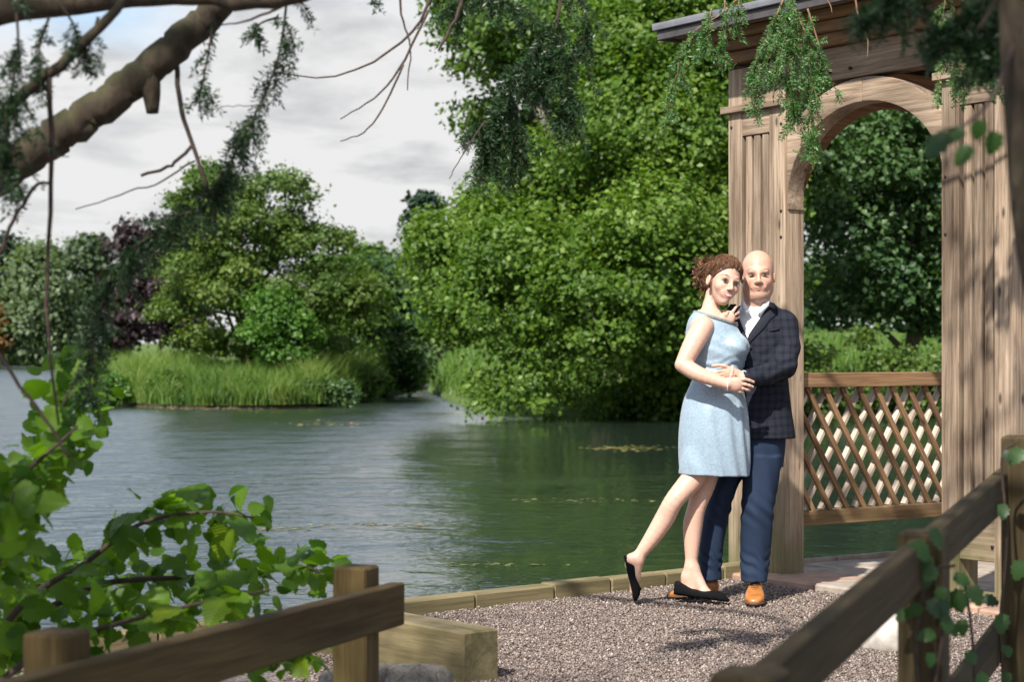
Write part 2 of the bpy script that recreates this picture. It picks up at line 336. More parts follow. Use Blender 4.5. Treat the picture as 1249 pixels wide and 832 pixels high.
c = ramp(t, [(0.0, (0.085, 0.064, 0.055)), (0.25, (0.165, 0.115, 0.094)), (0.5, (0.235, 0.180, 0.152)), (0.75, (0.19, 0.160, 0.145)), (0.9, (0.34, 0.28, 0.24)), (1.0, (0.46, 0.39, 0.34))], at_.outputs['Fac'])
l(c.outputs[0], p.inputs['Base Color']); p.inputs['Roughness'].default_value = 0.75
o = mk('gravel', V, F, mg, attr=A, smooth=False); tag(o, 'loose pinkish grey gravel covering the lakeside terrace', 'gravel', kind='stuff')

# banks beyond the lake
M_BANK = plain('grassy_bank', (0.085, 0.135, 0.032), 0.95, 0.45, 0.9, 0.1)
M_MUD = plain('muddy_island_shore', (0.075, 0.062, 0.040), 0.95, 0.35, 2.0, 0.1)
def bank(name, front, depth, rise, mat, back=None):
    "land whose shore runs along the points front, rising away from the water"
    P = np.asarray(front, float); rows = [np.c_[P, np.full(len(P), WZ-.5)], np.c_[P+[0, .25], np.full(len(P), WZ+.12)]]
    for k in range(1, 9):
        f = k/8; rows.append(np.c_[P+[0, .3+depth*f], WZ+.2+rise*f+0.15*np.sin(P[:, 0]*.7+k)])
    V = np.concatenate(rows); m = len(P); F = [(r*m+i, r*m+i+1, (r+1)*m+i+1, (r+1)*m+i) for r in range(len(rows)-1) for i in range(m-1)]
    o = mk(name, V, F, mat, smooth=True); tag(o, kind='structure'); return o
def shore(pts): return [gnd(x, y, WZ)[:2] for x, y in pts]
bank('far_bank', [(x, 335+6*math.sin(x*.05)) for x in np.linspace(-420, 500, 90)], 160, 5, M_BANK)
sh = shore([(520, 478), (545, 490), (575, 500), (620, 507), (700, 511), (800, 512), (900, 512), (1000, 512), (1150, 512), (1300, 512), (1600, 511)])
bank('right_bank', [(a[0], a[1]+1.5) for a in sh], 70, 3.6, M_BANK)
ISH = shore([(72, 476), (95, 486), (130, 494), (190, 498), (250, 499.5), (320, 499), (380, 497.5), (430, 492), (470, 483), (500, 476), (515, 472)])
isl = []
IB = [(a[0]+(0.5 if i == 0 else 0), a[1]+ (1.0 if i in (0, len(ISH)-1) else 16.0)) for i, a in enumerate(ISH)]
ring = ISH+IB[::-1]; n = len(ring); cen = np.mean(np.array(ring), 0)
rows = []
for k, (f, z) in enumerate([(1.03, WZ-.5), (1.0, WZ+.05), (0.97, WZ+.3), (0.8, WZ+.55), (0.4, WZ+.8), (0.02, WZ+.85)]):
    rows.append(np.c_[cen+(np.array(ring)-cen)*f, np.full(n, z)])
V = np.concatenate(rows); F = [(r*n+i, r*n+(i+1) % n, (r+1)*n+(i+1) % n, (r+1)*n+i) for r in range(5) for i in range(n)]
o = mk('island', V, F, M_MUD, smooth=True); tag(o, kind='structure')

# ------------------------------------------------------------------ vegetation builders
def leaves(C, Nn, size, mat, name, parent, aspect=0.75, rnd=None, fold=0.18, r=rng):
    n = len(C); Nn = unit(Nn); a = unit(np.cross(Nn, r.normal(0, 1, (n, 3)))); b = np.cross(Nn, a)
    s = np.asarray(size)[:, None]
    up = Nn*s*fold
    V = np.stack([C-a*s*.5, C+b*s*aspect*.5+up-a*s*.05, C+a*s*.5, C-b*s*aspect*.5+up-a*s*.05], 1).reshape(-1, 3)
    i = np.arange(n)[:, None]*4
    F = np.concatenate([i+np.array([[0, 1, 2]]), i+np.array([[0, 2, 3]])], 1).reshape(-1, 3)
    if rnd is None: rnd = r.random(n)
    return mk(name, V, F, mat, parent, attr=np.repeat(rnd, 2))
def inpoly(px, py, poly):
    poly = np.asarray(poly, float); ins = np.zeros(len(px), bool); dmin = np.full(len(px), 1e9); j = len(poly)-1
    for i in range(len(poly)):
        x1, y1 = poly[i]; x0, y0 = poly[j]
        c = ((y1 > py) != (y0 > py)) & (px < (x0-x1)*(py-y1)/((y0-y1) or 1e-9)+x1); ins ^= c
        dx, dy = x1-x0, y1-y0; tt = np.clip(((px-x0)*dx+(py-y0)*dy)/(dx*dx+dy*dy+1e-9), 0, 1)
        dmin = np.minimum(dmin, np.hypot(px-x0-tt*dx, py-y0-tt*dy)); j = i
    return ins, dmin
def tree(name, label, cat, poly, Yc, thick, lobes, lr, clumps, cr, nleaf, lsize, mat, trunk=None, group=None, seed=1, up=.45, flat=.75, aspect=.75, tr_r=.3, droop=0.0, limbs=6):
    "crown outline in photo pixels at distance Yc, filled with round lobes of leaf clumps in real depth"
    r = np.random.default_rng(seed); poly = np.asarray(poly, float); k = Yc/FPX
    lo, hi = poly.min(0), poly.max(0); LC = []; tries = 0
    while len(LC) < lobes and tries < lobes*200:
        tries += 1; p = r.uniform(lo, hi); ins, d = inpoly(np.array([p[0]]), np.array([p[1]]), poly)
        R_ = r.uniform(*lr)/k
        if not ins[0] or d[0] < R_*.62: R_ = min(R_, d[0]/.62); 
        if not ins[0] or R_*k < lr[0]*.45: continue
        dep = thick*min(1, d[0]*k/(thick*.8))**.5
        LC.append((p[0], p[1], R_*k, r.uniform(-1, 1)*dep if r.random() < .35 else -abs(r.uniform(.3, 1))*dep))
    base = at(*(trunk or (poly[:, 0].mean(), hi[1])), Yc); base[2] = min(base[2], at(0, hi[1], Yc)[2])
    T = thing(name, label, cat, tuple(base), group)
    C, Nn, S, Rn = [], [], [], []
    for (x, y, Rm, dy) in LC:
        c0 = at(x, y, Yc)+[0, dy, 0]
        d = unit(r.normal(0, 1, (clumps, 3))); d[:, 2] = np.where(d[:, 2] < -.4, d[:, 2]*.5, d[:, 2])
        rr = Rm*r.uniform(.55, 1.02, (clumps, 1)); cc = c0+d*rr*[1, 1, flat]
        cc[:, 2] -= droop*Rm*(d[:, 0]**2+d[:, 1]**2)
        tone = r.normal(0, .15)
        for q in range(clumps):
            m = nleaf; e = r.normal(0, cr, (m, 3))*[1, 1, .65+droop]
            C.append(cc[q]+e); Nn.append(d[q]*.65+[0, 0, up]+r.normal(0, .45, (m, 3))); S.append(r.uniform(.5, 1.45, m)*lsize)
            Rn.append(np.clip(.42+r.normal(0, .17, m)+tone+r.normal(0, .14), 0, 1))
    C = np.concatenate(C); Nn = np.concatenate(Nn); S = np.concatenate(S); Rn = np.concatenate(Rn)
    leaves(C, Nn, S, mat, 'crown', T, aspect, Rn, r=r)
    if tr_r > 0:
        top = at(poly[:, 0].mean(), lo[1]+(hi[1]-lo[1])*.3, Yc); b0 = base.copy(); b0[2] -= .3
        mid = (b0+top)/2+r.normal(0, tr_r, 3)*[1, 1, 0]
        P = smooth_curve([b0, (b0*.7+mid*.3), mid, top], 14)
        mk('trunk', *tube(P, np.linspace(tr_r, tr_r*.25, 14), 8), M_TRUNK, T, True)
        for (x, y, Rm, dy) in LC[:limbs]:
            e = at(x, y, Yc)+[0, dy, 0]; s = P[int(r.integers(3, 10))]
            mk('limb', *tube(smooth_curve([s, s*.5+e*.5+[0, 0, .1*Rm], e], 8), np.linspace(tr_r*.4, tr_r*.08, 8), 6), M_TRUNK, T, True)
    return T
# ------------------------------------------------------------------ trees round the lake
tree('sycamore_tree', 'broad sunlit sycamore with pale leaves drooping to the water beside the pavilion', 'tree',
     [(505, 300), (525, 266), (572, 242), (620, 215), (660, 150), (700, 70), (740, -30), (940, -40), (950, 120), (950, 515), (640, 512), (600, 505), (565, 488), (550, 462), (540, 420), (535, 380), (525, 340)],
     50, 6.0, 88, (1.0, 2.3), 82, .22, 26, .145, M_SYC, trunk=(830, 512), seed=3, droop=.25, tr_r=.45)
tree('lime_tree', 'tall deep green lime tree rising above the sycamore against the white sky', 'tree',
     [(545, -40), (540, 30), (545, 75), (560, 105), (572, 150), (585, 200), (640, 240), (760, 200), (850, 90), (900, -40)],
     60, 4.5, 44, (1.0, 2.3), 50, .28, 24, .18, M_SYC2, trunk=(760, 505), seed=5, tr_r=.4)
tree('fir_tree', 'small dark fir tip poking up behind the sycamore', 'tree', [(516, 234), (532, 250), (535, 275), (545, 330), (492, 330), (500, 275), (503, 250)], 110, 1.2, 16, (.6, 1.2), 22, .3, 14, .35, M_CONIF, trunk=(518, 462), seed=6, tr_r=.2)
tree('holly_tree', 'dark glossy evergreen tree standing on the grass seen through the pavilion arch', 'tree',
     [(930, 20), (1000, -20), (1150, -20), (1320, 20), (1330, 400), (1240, 420), (1130, 405), (1060, 425), (985, 425), (940, 400)], 56, 4.0, 120, (.9, 1.8), 28, .28, 15, .20, M_DARKG, trunk=(1105, 500), seed=8, tr_r=.3)
tree('bramble_bush', 'bright yellow green bush low on the bank behind the lattice', 'bush',
     [(955, 445), (985, 405), (1015, 440), (1045, 398), (1085, 442), (1115, 410), (1140, 448), (1180, 395), (1240, 430), (1310, 400), (1310, 515), (955, 515)], 51, 1.4, 40, (.3, .75), 26, .2, 14, .14, M_ISL, trunk=(1080, 514), seed=9, tr_r=.06)
# the island
tree('alder_tree', 'large loose crowned tree on the reedy island, yellow green on its left', 'tree',
     [(188, 380), (192, 330), (215, 285), (215, 240), (240, 205), (300, 194), (365, 196), (388, 235), (395, 270), (432, 285), (460, 325), (455, 380), (430, 430), (330, 440), (250, 432), (205, 410)],
     66, 3.2, 100, (.5, 1.05), 26, .20, 18, .15, M_ISL, trunk=(305, 470), seed=11, tr_r=.22, limbs=14)
tree('young_alder', 'fresh bright green young tree in front of the big island tree', 'tree',
     [(310, 350), (330, 330), (355, 345), (372, 370), (385, 420), (370, 445), (315, 440), (300, 400)], 63, 1.2, 22, (.35, .75), 24, .17, 13, .15, M_BRIGHT, trunk=(345, 470), seed=12, tr_r=.09)
tree('willow_shrub', 'round dark green shrub tree at the narrow end of the island', 'tree',
     [(415, 345), (440, 318), (470, 312), (500, 330), (512, 370), (520, 430), (522, 474), (470, 472), (430, 440), (412, 400)], 78, 2.6, 40, (.6, 1.3), 26, .24, 14, .2, M_DARKG, trunk=(470, 476), seed=13, tr_r=.15)
tree('goat_willow', 'mid green tree between the big island tree and the dark shrub', 'tree',
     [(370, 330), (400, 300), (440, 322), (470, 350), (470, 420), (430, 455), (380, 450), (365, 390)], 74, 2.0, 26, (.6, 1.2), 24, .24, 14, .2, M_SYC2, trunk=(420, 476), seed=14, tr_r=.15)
# the far shore
G = 'trees along the far shore'
tree('weeping_willow', 'pale grey green weeping willow on the far shore', 'tree', [(12, 400), (22, 330), (35, 295), (50, 285), (66, 305), (80, 350), (92, 400), (90, 425), (12, 425)], 315, 7, 36, (2.2, 4), 22, 1.0, 14, .95, M_WILLOW, group=G, seed=15, droop=.6, tr_r=.4, trunk=(50, 445))
tree('pine_tree', 'dark evergreen at the left end of the far shore', 'tree', [(-60, 300), (-20, 290), (5, 283), (28, 290), (36, 320), (28, 380), (15, 430), (-70, 430)], 330, 8, 30, (2.5, 4.5), 22, 1.1, 14, 1.0, M_CONIF, group=G, seed=16, tr_r=.4, trunk=(-10, 445))
tree('poplar_tree', 'greyish feathery tree standing behind the pale willow', 'tree', [(88, 300), (100, 290), (118, 292), (132, 290), (140, 320), (145, 420), (85, 425), (84, 340)], 345, 7, 30, (2.0, 3.6), 22, 1.0, 14, .95, M_POPLAR, group=G, seed=17, tr_r=.4, trunk=(112, 445))
tree('copper_beech', 'dark purple copper beech half hidden by the island tree', 'tree', [(135, 330), (150, 285), (180, 268), (225, 262), (260, 290), (270, 420), (150, 425), (138, 380)], 325, 9, 34, (3, 5.5), 24, 1.2, 14, 1.1, M_PURPLE, group=G, seed=18, tr_r=.6, trunk=(195, 445))
tree('shore_thicket', 'dark hedge like tree behind the willow on the far shore', 'tree', [(55, 330), (95, 335), (160, 350), (160, 430), (50, 430)], 360, 7, 26, (2, 4), 22, 1.1, 13, 1.0, M_DARKG, group=G, seed=19, tr_r=.3, trunk=(100, 444))
tree('russet_bush', 'russet orange bush at the foot of the dark evergreen', 'bush', [(-10, 380), (6, 372), (16, 388), (16, 430), (-14, 432)], 312, 2.5, 12, (1, 2), 20, .7, 12, .7, M_RUST, group=G, seed=20, tr_r=.15, trunk=(2, 444))
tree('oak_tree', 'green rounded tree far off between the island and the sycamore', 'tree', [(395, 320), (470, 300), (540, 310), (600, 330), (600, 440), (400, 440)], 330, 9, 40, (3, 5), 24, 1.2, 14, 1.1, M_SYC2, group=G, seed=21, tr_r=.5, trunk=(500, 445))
tree('shore_willow', 'pale yellow green tree in the gap at the end of the island', 'tree', [(500, 330), (530, 325), (560, 350), (570, 455), (495, 455)], 150, 3.5, 24, (1.2, 2.2), 24, .5, 14, .5, M_WILLOW, group=G, seed=22, tr_r=.2, trunk=(530, 462))
for k, (xa, xb, ht) in enumerate([(640, 800, 240), (800, 980, 110), (980, 1160, 90), (1160, 1400, 110)]):
    tree('wood_edge_tree', ['dark green tree right behind the sycamore crown', 'dark green tree behind the pier the couple lean on', 'dark green tree behind the evergreen framed by the arch', 'dark green tree behind the fluted right pier'][k], 'tree', [(xa-20, ht), ((xa+xb)/2, ht-40), (xb+20, ht), (xb+20, 445), (xa-20, 445)], 108, 3, 46, (1.6, 3), 24, .5, 14, .5, M_DARKG, group='dark trees behind the sycamore bank', seed=30+k, tr_r=.3)

# reeds on the island and along the far shore (nobody could count the blades)
def reeds(name, label, P, h, w, mat, seed=1, lean=.22, tone=None):
    r = np.random.default_rng(seed); n = len(P); a = r.uniform(0, 6.28, n); s = np.c_[np.cos(a), np.sin(a), np.zeros(n)]*w[:, None]*.5
    d = np.c_[r.normal(0, lean, (n, 2)), np.ones(n)]*h[:, None]; bend = np.c_[r.normal(0, .22, (n, 2)), np.zeros(n)]*h[:, None]
    V = np.stack([P-s, P+s, P+d*.55+s*.8, P+d*.55-s*.8, P+d+bend], 1).reshape(-1, 3); i = np.arange(n)[:, None]*5
    F = np.concatenate([i+[[0, 1, 2]], i+[[0, 2, 3]], i+[[3, 2, 4]]], 1).reshape(-1, 3)
    o = mk(name, V, F, mat, attr=np.repeat(np.clip(r.beta(2, 2, n), 0, 1) if tone is None else tone, 3)); tag(o, label, 'reeds', kind='stuff'); return o
r = np.random.default_rng(40); n = 42000
t_ = r.random(n)**1.0*(len(ISH)-1); i = np.minimum(t_.astype(int), len(ISH)-2); f = (t_-i)[:, None]; IA = np.array(ISH)
P2 = IA[i]*(1-f)+IA[i+1]*f; dep = r.random(n)**1.4*11; edge = np.minimum(1, np.minimum(t_, len(ISH)-1-t_)+.15)
q1 = P2[:, 0]+r.normal(0, .12, n); tuft = np.clip(.5+.32*np.sin(q1*2.3+np.sin(dep*1.1)*2)*np.sin(dep*1.5+q1*.7)+.28*np.sin(q1*5.1+dep*2.2)+.2*np.sin(q1*.9+1), 0, 1.2)
P3 = np.c_[q1, P2[:, 1]-.12+dep*edge, np.full(n, WZ+.12)+np.clip(dep*.05, 0, .5)]
reeds('reed_bed', 'tall sunlit green reeds and grasses covering the island', P3, (.3+.85*tuft+.4*r.random(n))*(.55+.45*np.clip(dep/1.5, 0, 1)), r.uniform(.02, .05, n), M_REED, 41, lean=.2, tone=np.clip(.15+.65*tuft+r.normal(0, .18, n), 0, 1))
hc = []; hn = []
for k in range(95):
    i = int(r.integers(0, len(ISH)-1)); f_ = r.random(); c_ = np.array(ISH[i])*(1-f_)+np.array(ISH[i+1])*f_; dd = r.random()**1.5*6; sz = r.uniform(.25, .6)
    d_ = unit(r.normal(0, 1, (110, 3))); d_[:, 2] = np.abs(d_[:, 2]); hc.append(np.array([c_[0], c_[1]+.2+dd, WZ+.25+dd*.06+r.uniform(0, .5)*min(1, dd)])+d_*sz*[1, 1, .9]*r.uniform(.7, 1, (110, 1))); hn.append(d_*.7+[0, 0, .4]+r.normal(0, .4, (110, 3)))
hc = np.concatenate(hc); o = leaves(hc, np.concatenate(hn), r.uniform(.05, .13, len(hc)), M_ISL, 'island_herbs', None, .6, np.clip(np.repeat(r.random(95)*.6, 110)+r.normal(0, .12, len(hc)), 0, 1), r=r); tag(o, 'leafy green herbs growing through the reeds on the island', 'herbs', kind='stuff')
G = 'low bushes among the reeds'
for k, (x, y, rx, ry_, mat, lb) in enumerate([(215, 474, 40, 20, M_SYC2, 'low dark green bush among the reeds below the purple beech'), (300, 482, 40, 15, M_ISL, 'olive green bush at the shore in the middle of the island'), (392, 474, 40, 22, M_DARKG, 'dark bush beside the driftwood on the island'), (440, 460, 36, 28, M_ISL, 'pale olive bush next to the dark shrub tree'), (135, 474, 26, 18, M_BRIGHT, 'small fresh green bush at the far tip of the reed bed')]):
    tree('reed_bush', lb, 'bush', [(x-rx, y+ry_), (x-rx*.8, y-ry_*.3), (x-rx*.2, y-ry_), (x+rx*.5, y-ry_*.8), (x+rx, y+ry_*.2), (x+rx, y+ry_)], 61.5 if x < 420 else 68, .8, 16, (.25, .5), 20, .14, 12, .12, mat, group=G, seed=300+k, tr_r=.03, limbs=3)
n = 9000; xx = r.uniform(-98, 40, n)
reeds('far_reeds', 'pale reeds lining the far shore of the lake', np.c_[xx, 335+6*np.sin(xx*.05)+r.uniform(0, 14, n), np.full(n, WZ+.1)], r.uniform(1.2, 4.2, n)*(.6+.4*np.sin(xx*.4)), r.uniform(.25, .6, n), M_REED, 42)
n = 12000; xx = r.uniform(-4, 26, n); sy = np.interp(xx, [a[0] for a in sh], [a[1]+1.5 for a in sh])
reeds('bank_grass', 'bright rough grass on the bank behind the sycamore', np.c_[xx, sy+.3+r.random(n)**1.3*45, WZ+.2+0*xx], r.uniform(.3, .9, n), r.uniform(.03, .08, n), M_REED, 43)
obj = bpy.data.objects['bank_grass']; me = obj.data; co = np.empty(len(me.vertices)*3, np.float32); me.vertices.foreach_get('co', co); co = co.reshape(-1, 3)
co[:, 2] += np.repeat((co.reshape(-1, 5, 3)[:, 0, 1]-sy-.3)/70*3.6, 5); me.vertices.foreach_set('co', co.ravel())
# driftwood on the island shore
T = thing('driftwood', 'tangle of bare grey driftwood on the island shore', 'driftwood', tuple(gnd(365, 495, WZ)))
for k in range(9):
    a = gnd(340+k*7, 496, WZ)+[0, .2, .05]; b = a+[r.normal(0, .5), r.normal(0, .3), r.uniform(.2, .9)]
    mk('branch', *tube(smooth_curve([a, (a+b)/2+r.normal(0, .08, 3), b], 7), np.linspace(.04, .012, 7), 5), M_TWIGB, T, True)

# ------------------------------------------------------------------ timber edging, sleeper, log, boulder
T = thing('timber_edging', 'low kerb of short timber blocks between the gravel and the lake', 'edging', (E0[0], E0[1], 0))
s0 = -1.9; k = 0; Ltot = np.linalg.norm(E1-E0)+.22
while s0 < Ltot:
    ln = random.uniform(.40, .55); a = E0+ED*s0+EN*random.uniform(-.004, .004); b = E0+ED*(min(s0+ln, Ltot)-.006)+EN*random.uniform(-.004, .004); zt = .062+random.uniform(-.006, .006)
    off = EN*.055
    plank('timber_block', (a[0]+off[0], a[1]+off[1], zt-.10), (b[0]+off[0], b[1]+off[1], zt-.10), .115, .20, M_SLEEPER, T, bev=.008); s0 += ln
s0 = -1.9; k = 0
while s0 < Ltot:            # retaining boards below the kerb on the lake side
    ln = .9; a = E0+ED*s0-EN*.015; b = E0+ED*(min(s0+ln, Ltot)-.006)-EN*.015
    plank('retaining_board', (a[0], a[1], -.28), (b[0], b[1], -.28), .035, .50, M_SLEEPER, T, bev=.004); s0 += ln
sd_ = np.array([-.64, .768, 0]); sn = np.array([.768, .64, 0]); c0 = np.array([-.19, 7.32, 0])+sn*.09
o = plank('timber_sleeper', tuple(c0+[0, 0, .085]), tuple(c0+sd_*1.15+[0, 0, .085]), .18, .21, M_SLEEPER, None, bev=.008)
tag(o, 'square sawn timber sleeper lying on the gravel by the fence end', 'sleeper')
def blob(c, rad, seed, amp=.2, n=18, m=12):
    r = np.random.default_rng(seed); th = np.linspace(0, 2*np.pi, n, endpoint=False); ph = np.linspace(.03, np.pi-.03, m)
    D = np.array([[(math.sin(q)*math.cos(a), math.sin(q)*math.sin(a), math.cos(q)) for a in th] for q in ph]).reshape(-1, 3)
    w = r.normal(0, 3, (6, 3)); h = 1+amp*sum(np.sin(D @ w[i]+i)/(1+i*.5) for i in range(6))/2
    V = np.asarray(c)+D*np.asarray(rad)*h[:, None]
    F = [(i*n+j, (i+1)*n+j, (i+1)*n+(j+1) % n, i*n+(j+1) % n) for i in range(m-1) for j in range(n)]
    return V, F
M_STONE = plain('pale_stone', (0.46, 0.42, 0.38), 0.9, 0.3, 14, .006)
M_LOG = bark('old_log', (0.06, 0.052, 0.042), (0.24, 0.21, 0.18), scale=2.2)
c = gnd(508, 862, 0); o = mk('log', *tube(smooth_curve([np.array([c[0]-.32, c[1]+.05, .01]), np.array([c[0]-.1, c[1], .05]), np.array([c[0]+.10, c[1]-.02, .055])], 16)+rng.normal(0, .004, (16, 3)), np.r_[np.linspace(.11, .10, 14), .095, .08], 18), M_LOG, smooth=True); tag(o, 'rough grey log lying at the foot of the sawn sleeper', 'log')
c = gnd(1092, 792, 0); o = mk('boulder', *blob((c[0], c[1]+.09, .04), (.13, .12, .10), 5, .2), M_STONE, smooth=True); tag(o, 'pale rounded boulder on the gravel behind the fence post', 'boulder')

# ------------------------------------------------------------------ pavilion
G0 = A0; Wd = 2.146; DEP = 2.146
GZ = thing('pavilion', 'weathered oak pavilion with round arches, reeded piers and lattice beside the lake', 'pavilion', tuple(G0))
def gp(u, v, z): return G0+U*u+V_*v+np.array([0, 0, z])       # u along the front, v into the depth
def gbox(name, u0, u1, v0, v1, z0, z1, mat=M_OAK, parent=GZ, axis='z', bev=.004):
    c = gp((u0+u1)/2, (v0+v1)/2, (z0+z1)/2)
    if axis == 'z': d = np.array([0, 0, (z1-z0)/2]); w, h, up = abs(v1-v0), abs(u1-u0), tuple(U)
    elif axis == 'u': d = U*(u1-u0)/2; w, h, up = abs(v1-v0), z1-z0, (0, 0, 1)
    else: d = V_*(v1-v0)/2; w, h, up = abs(u1-u0), z1-z0, (0, 0, 1)
    return plank(name, tuple(c-d), tuple(c+d), w, h, mat, parent, up, bev)
def pier(u0, v0, back=False):
    "reeded pier: front face at v0 (or rear), from u0 over 0.486"
    w, dp = .486, .15; sg = -1 if back else 1; PE = sub('pier', GZ)
    def q(name, a, b, c, d, z0, z1, mat=M_OAK, axis='z'):
        va, vb = v0+sg*c, v0+sg*d
        return gbox(name, u0+a, u0+b, min(va, vb), max(va, vb), z0, z1, mat, PE, axis)
    q('stile', 0, .118, 0, dp, 0, 2.96); q('stile', w-.135, w, 0, dp, 0, 2.96)
    q('panel_back', .118, w-.135, .085, .105, .30, 2.70, M_OAKB)
    x = .118+.021
    for k in range(3):
        o = q('reed', x, x+.052, .012, .049, .44, 2.56); x += .052+.0185
    q('panel_rail', .118, w-.135, .004, .05, 2.56, 2.70, axis='u'); q('panel_rail', .118, w-.135, .004, .05, .22, .44, axis='u')
    q('panel_rail', .118, w-.135, .002, .05, 2.74, 2.96, axis='u')
    q('capital', -.035, w+.012, -.035, dp-.002, 2.70, 2.742, axis='u')
    q('sill', .1185, w-.1355, .01, dp-.01, .0, .05, axis='u')
pier(0, 0); pier(1.66, 0); pier(0, DEP, True); pier(1.66, DEP, True)
def arch(name_ring, P0, D, Nn, span, spring, thick, depth, mat, rv=None, bracket_only=False):
    "round arch ring of two boards from P0 along D; Nn = depth direction"
    r0 = span/2; r1 = r0+thick; n = 16; rv = rv or r0
    for hseg in range(2):
        a0, a1 = (math.pi, math.pi/2) if hseg == 0 else (math.pi/2, 0)
        if bracket_only: a1 = a0+(a1-a0)*.86
        th = np.linspace(a0, a1, n); prof = []
        inner = [(r0+r0*math.cos(a), spring+rv*math.sin(a)) for a in th]; outer = [(r0+r1*math.cos(a), spring+(rv+thick)*math.sin(a)) for a in th]
        sx = 0 if hseg == 0 else span
        ox = -1 if hseg == 0 else 1
        # straight foot with a small corbel step
        tail = [(sx-ox*.012, spring-.06), (sx+ox*thick*.0, spring-.075), (sx+ox*.05, spring-.075), (sx+ox*thick*.95, spring-.02)]
        if hseg == 0: I = [tail[0]]+inner; O = [tail[2]]+outer
        else: I = inner+[tail[0]]; O = outer+[tail[2]]
        O = [(max(-.10, min(span+.10, x)), z) for x, z in O]
        m = len(I); V = []
        for dd in (0, depth):
            for (x, z) in I: V.append((x, dd, z))
            for (x, z) in O: V.append((x, dd, z))
        V = np.array(V); F = []
        for i in range(m-1):
            F += [(i, i+1, m+i+1, m+i), (2*m+i, 3*m+i, 3*m+i+1, 2*m+i+1), (i, 2*m+i, 2*m+i+1, i+1), (m+i, m+i+1, 3*m+i+1, 3*m+i)]
        F += [(0, m, 3*m, 2*m), (m-1, 3*m-1, 4*m-1, 2*m-1)]
        o = link(name_ring, mesh(V, F, mat), GZ, Matrix(((D[0], Nn[0], 0, P0[0]), (D[1], Nn[1], 0, P0[1]), (0, 0, 1, 0), (0, 0, 0, 1))))
        md = o.modifiers.new('bevel', 'BEVEL'); md.width = .006; md.segments = 2; md.limit_method = 'ANGLE'
OP0 = .486; SP = 1.66-.486
# front arch
arch('arch_board', gp(OP0, .018, 0), U, V_, SP, 2.165, .135, .125, M_OAK, rv=.495)
# lake-side arch, seen from inside, and the far one
arch('arch_board', gp(.40, .16, 0), V_, -U, DEP-.32, 1.86, .13, .08, M_OAKB)
arch('arch_board', gp(OP0, DEP-.12, 0), U, V_, SP, 2.115, .115, .08, M_OAKB)
arch('arch_board', gp(Wd-.08, .16, 0), V_, U, DEP-.32, 1.86, .13, .07, M_OAKB)
# lake-side inner bracket close to the front pier
# beams, cornice
gbox('beam', OP0-.001, 1.661, .012, .138, 2.80, 2.985, M_OAK, axis='u')
gbox('beam', OP0, 1.66, DEP-.138, DEP-.012, 2.80, 2.985, M_OAKB, axis='u')
gbox('beam', .31, .42, .151, DEP-.151, 2.80, 2.985, M_OAKB, axis='v'); gbox('beam', Wd-.13, Wd-.02, .151, DEP-.151, 2.80, 2.985, M_OAKB, axis='v')
for (pr, z0, z1, th) in ((.05, 2.99, 3.055, .12), (.10, 3.058, 3.115, .16), (.17, 3.118, 3.165, .2)):
    gbox('cornice_board', -pr, Wd+pr, -pr, -pr+th, z0, z1, M_OAKB, axis='u'); gbox('cornice_board', -pr, Wd+pr, DEP+pr-th, DEP+pr, z0, z1, M_OAKB, axis='u')
    gbox('cornice_board', -pr, -pr+th, -pr+th+.002, DEP+pr-th-.002, z0, z1, M_OAKB, axis='v'); gbox('cornice_board', Wd+pr-th, Wd+pr, -pr+th+.002, DEP+pr-th-.002, z0, z1, M_OAKB, axis='v')
M_LEAD = plain('grey_lead', (0.15, 0.15, 0.17), 0.5, 0.25, 8, .002, 0.5)
M_FASC = plain('dark_painted_fascia', (0.075, 0.068, 0.070), 0.6, 0.25, 12)
ov = .30
for (a, b, c, d, ax) in ((-ov, Wd+ov, -ov, -ov+.03, 'u'), (-ov, Wd+ov, DEP+ov-.03, DEP+ov, 'u'), (-ov, -ov+.03, -ov+.032, DEP+ov-.032, 'v'), (Wd+ov-.03, Wd+ov, -ov+.032, DEP+ov-.032, 'v')):
    gbox('fascia', a, b, c, d, 3.150, 3.205, M_FASC, axis=ax)
gbox('soffit', -ov+.032, Wd+ov-.032, -ov+.032, DEP+ov-.032, 3.168, 3.182, M_OAKB, axis='u')
o2 = ov+.02; ap = gp(Wd/2, DEP/2, 3.42)
cs = [gp(-o2, -o2, 3.232), gp(Wd+o2, -o2, 3.232), gp(Wd+o2, DEP+o2, 3.228), gp(-o2, DEP+o2, 3.228)]
rv = []; rf = []
for k in range(4):          # lead sheets in lapped courses on each slope
    a, b = cs[k], cs[(k+1) % 4]
    for c_ in range(6):
        f0, f1 = c_/6, (c_+1)/6+.01
        q = [a+(ap-a)*f0, b+(ap-b)*f0, b+(ap-b)*min(f1, .995), a+(ap-a)*min(f1, .995)]
        up = np.array([0, 0, .018]); i0 = len(rv)
        rv = rv+[q[0]+up, q[1]+up, q[2], q[3], q[0]-up*.3, q[1]-up*.3]
        rf += [(i0, i0+1, i0+2, i0+3), (i0+4, i0+5, i0+1, i0)]
mk('roof', rv, rf, M_LEAD, GZ)
for (a, b, c, d, ax) in ((-o2, Wd+o2, -o2, -o2+.05, 'u'), (-o2, -o2+.05, -o2+.052, DEP+o2, 'v')): gbox('lead_drip_edge', a, b, c, d, 3.207, 3.246, M_LEAD, axis=ax)
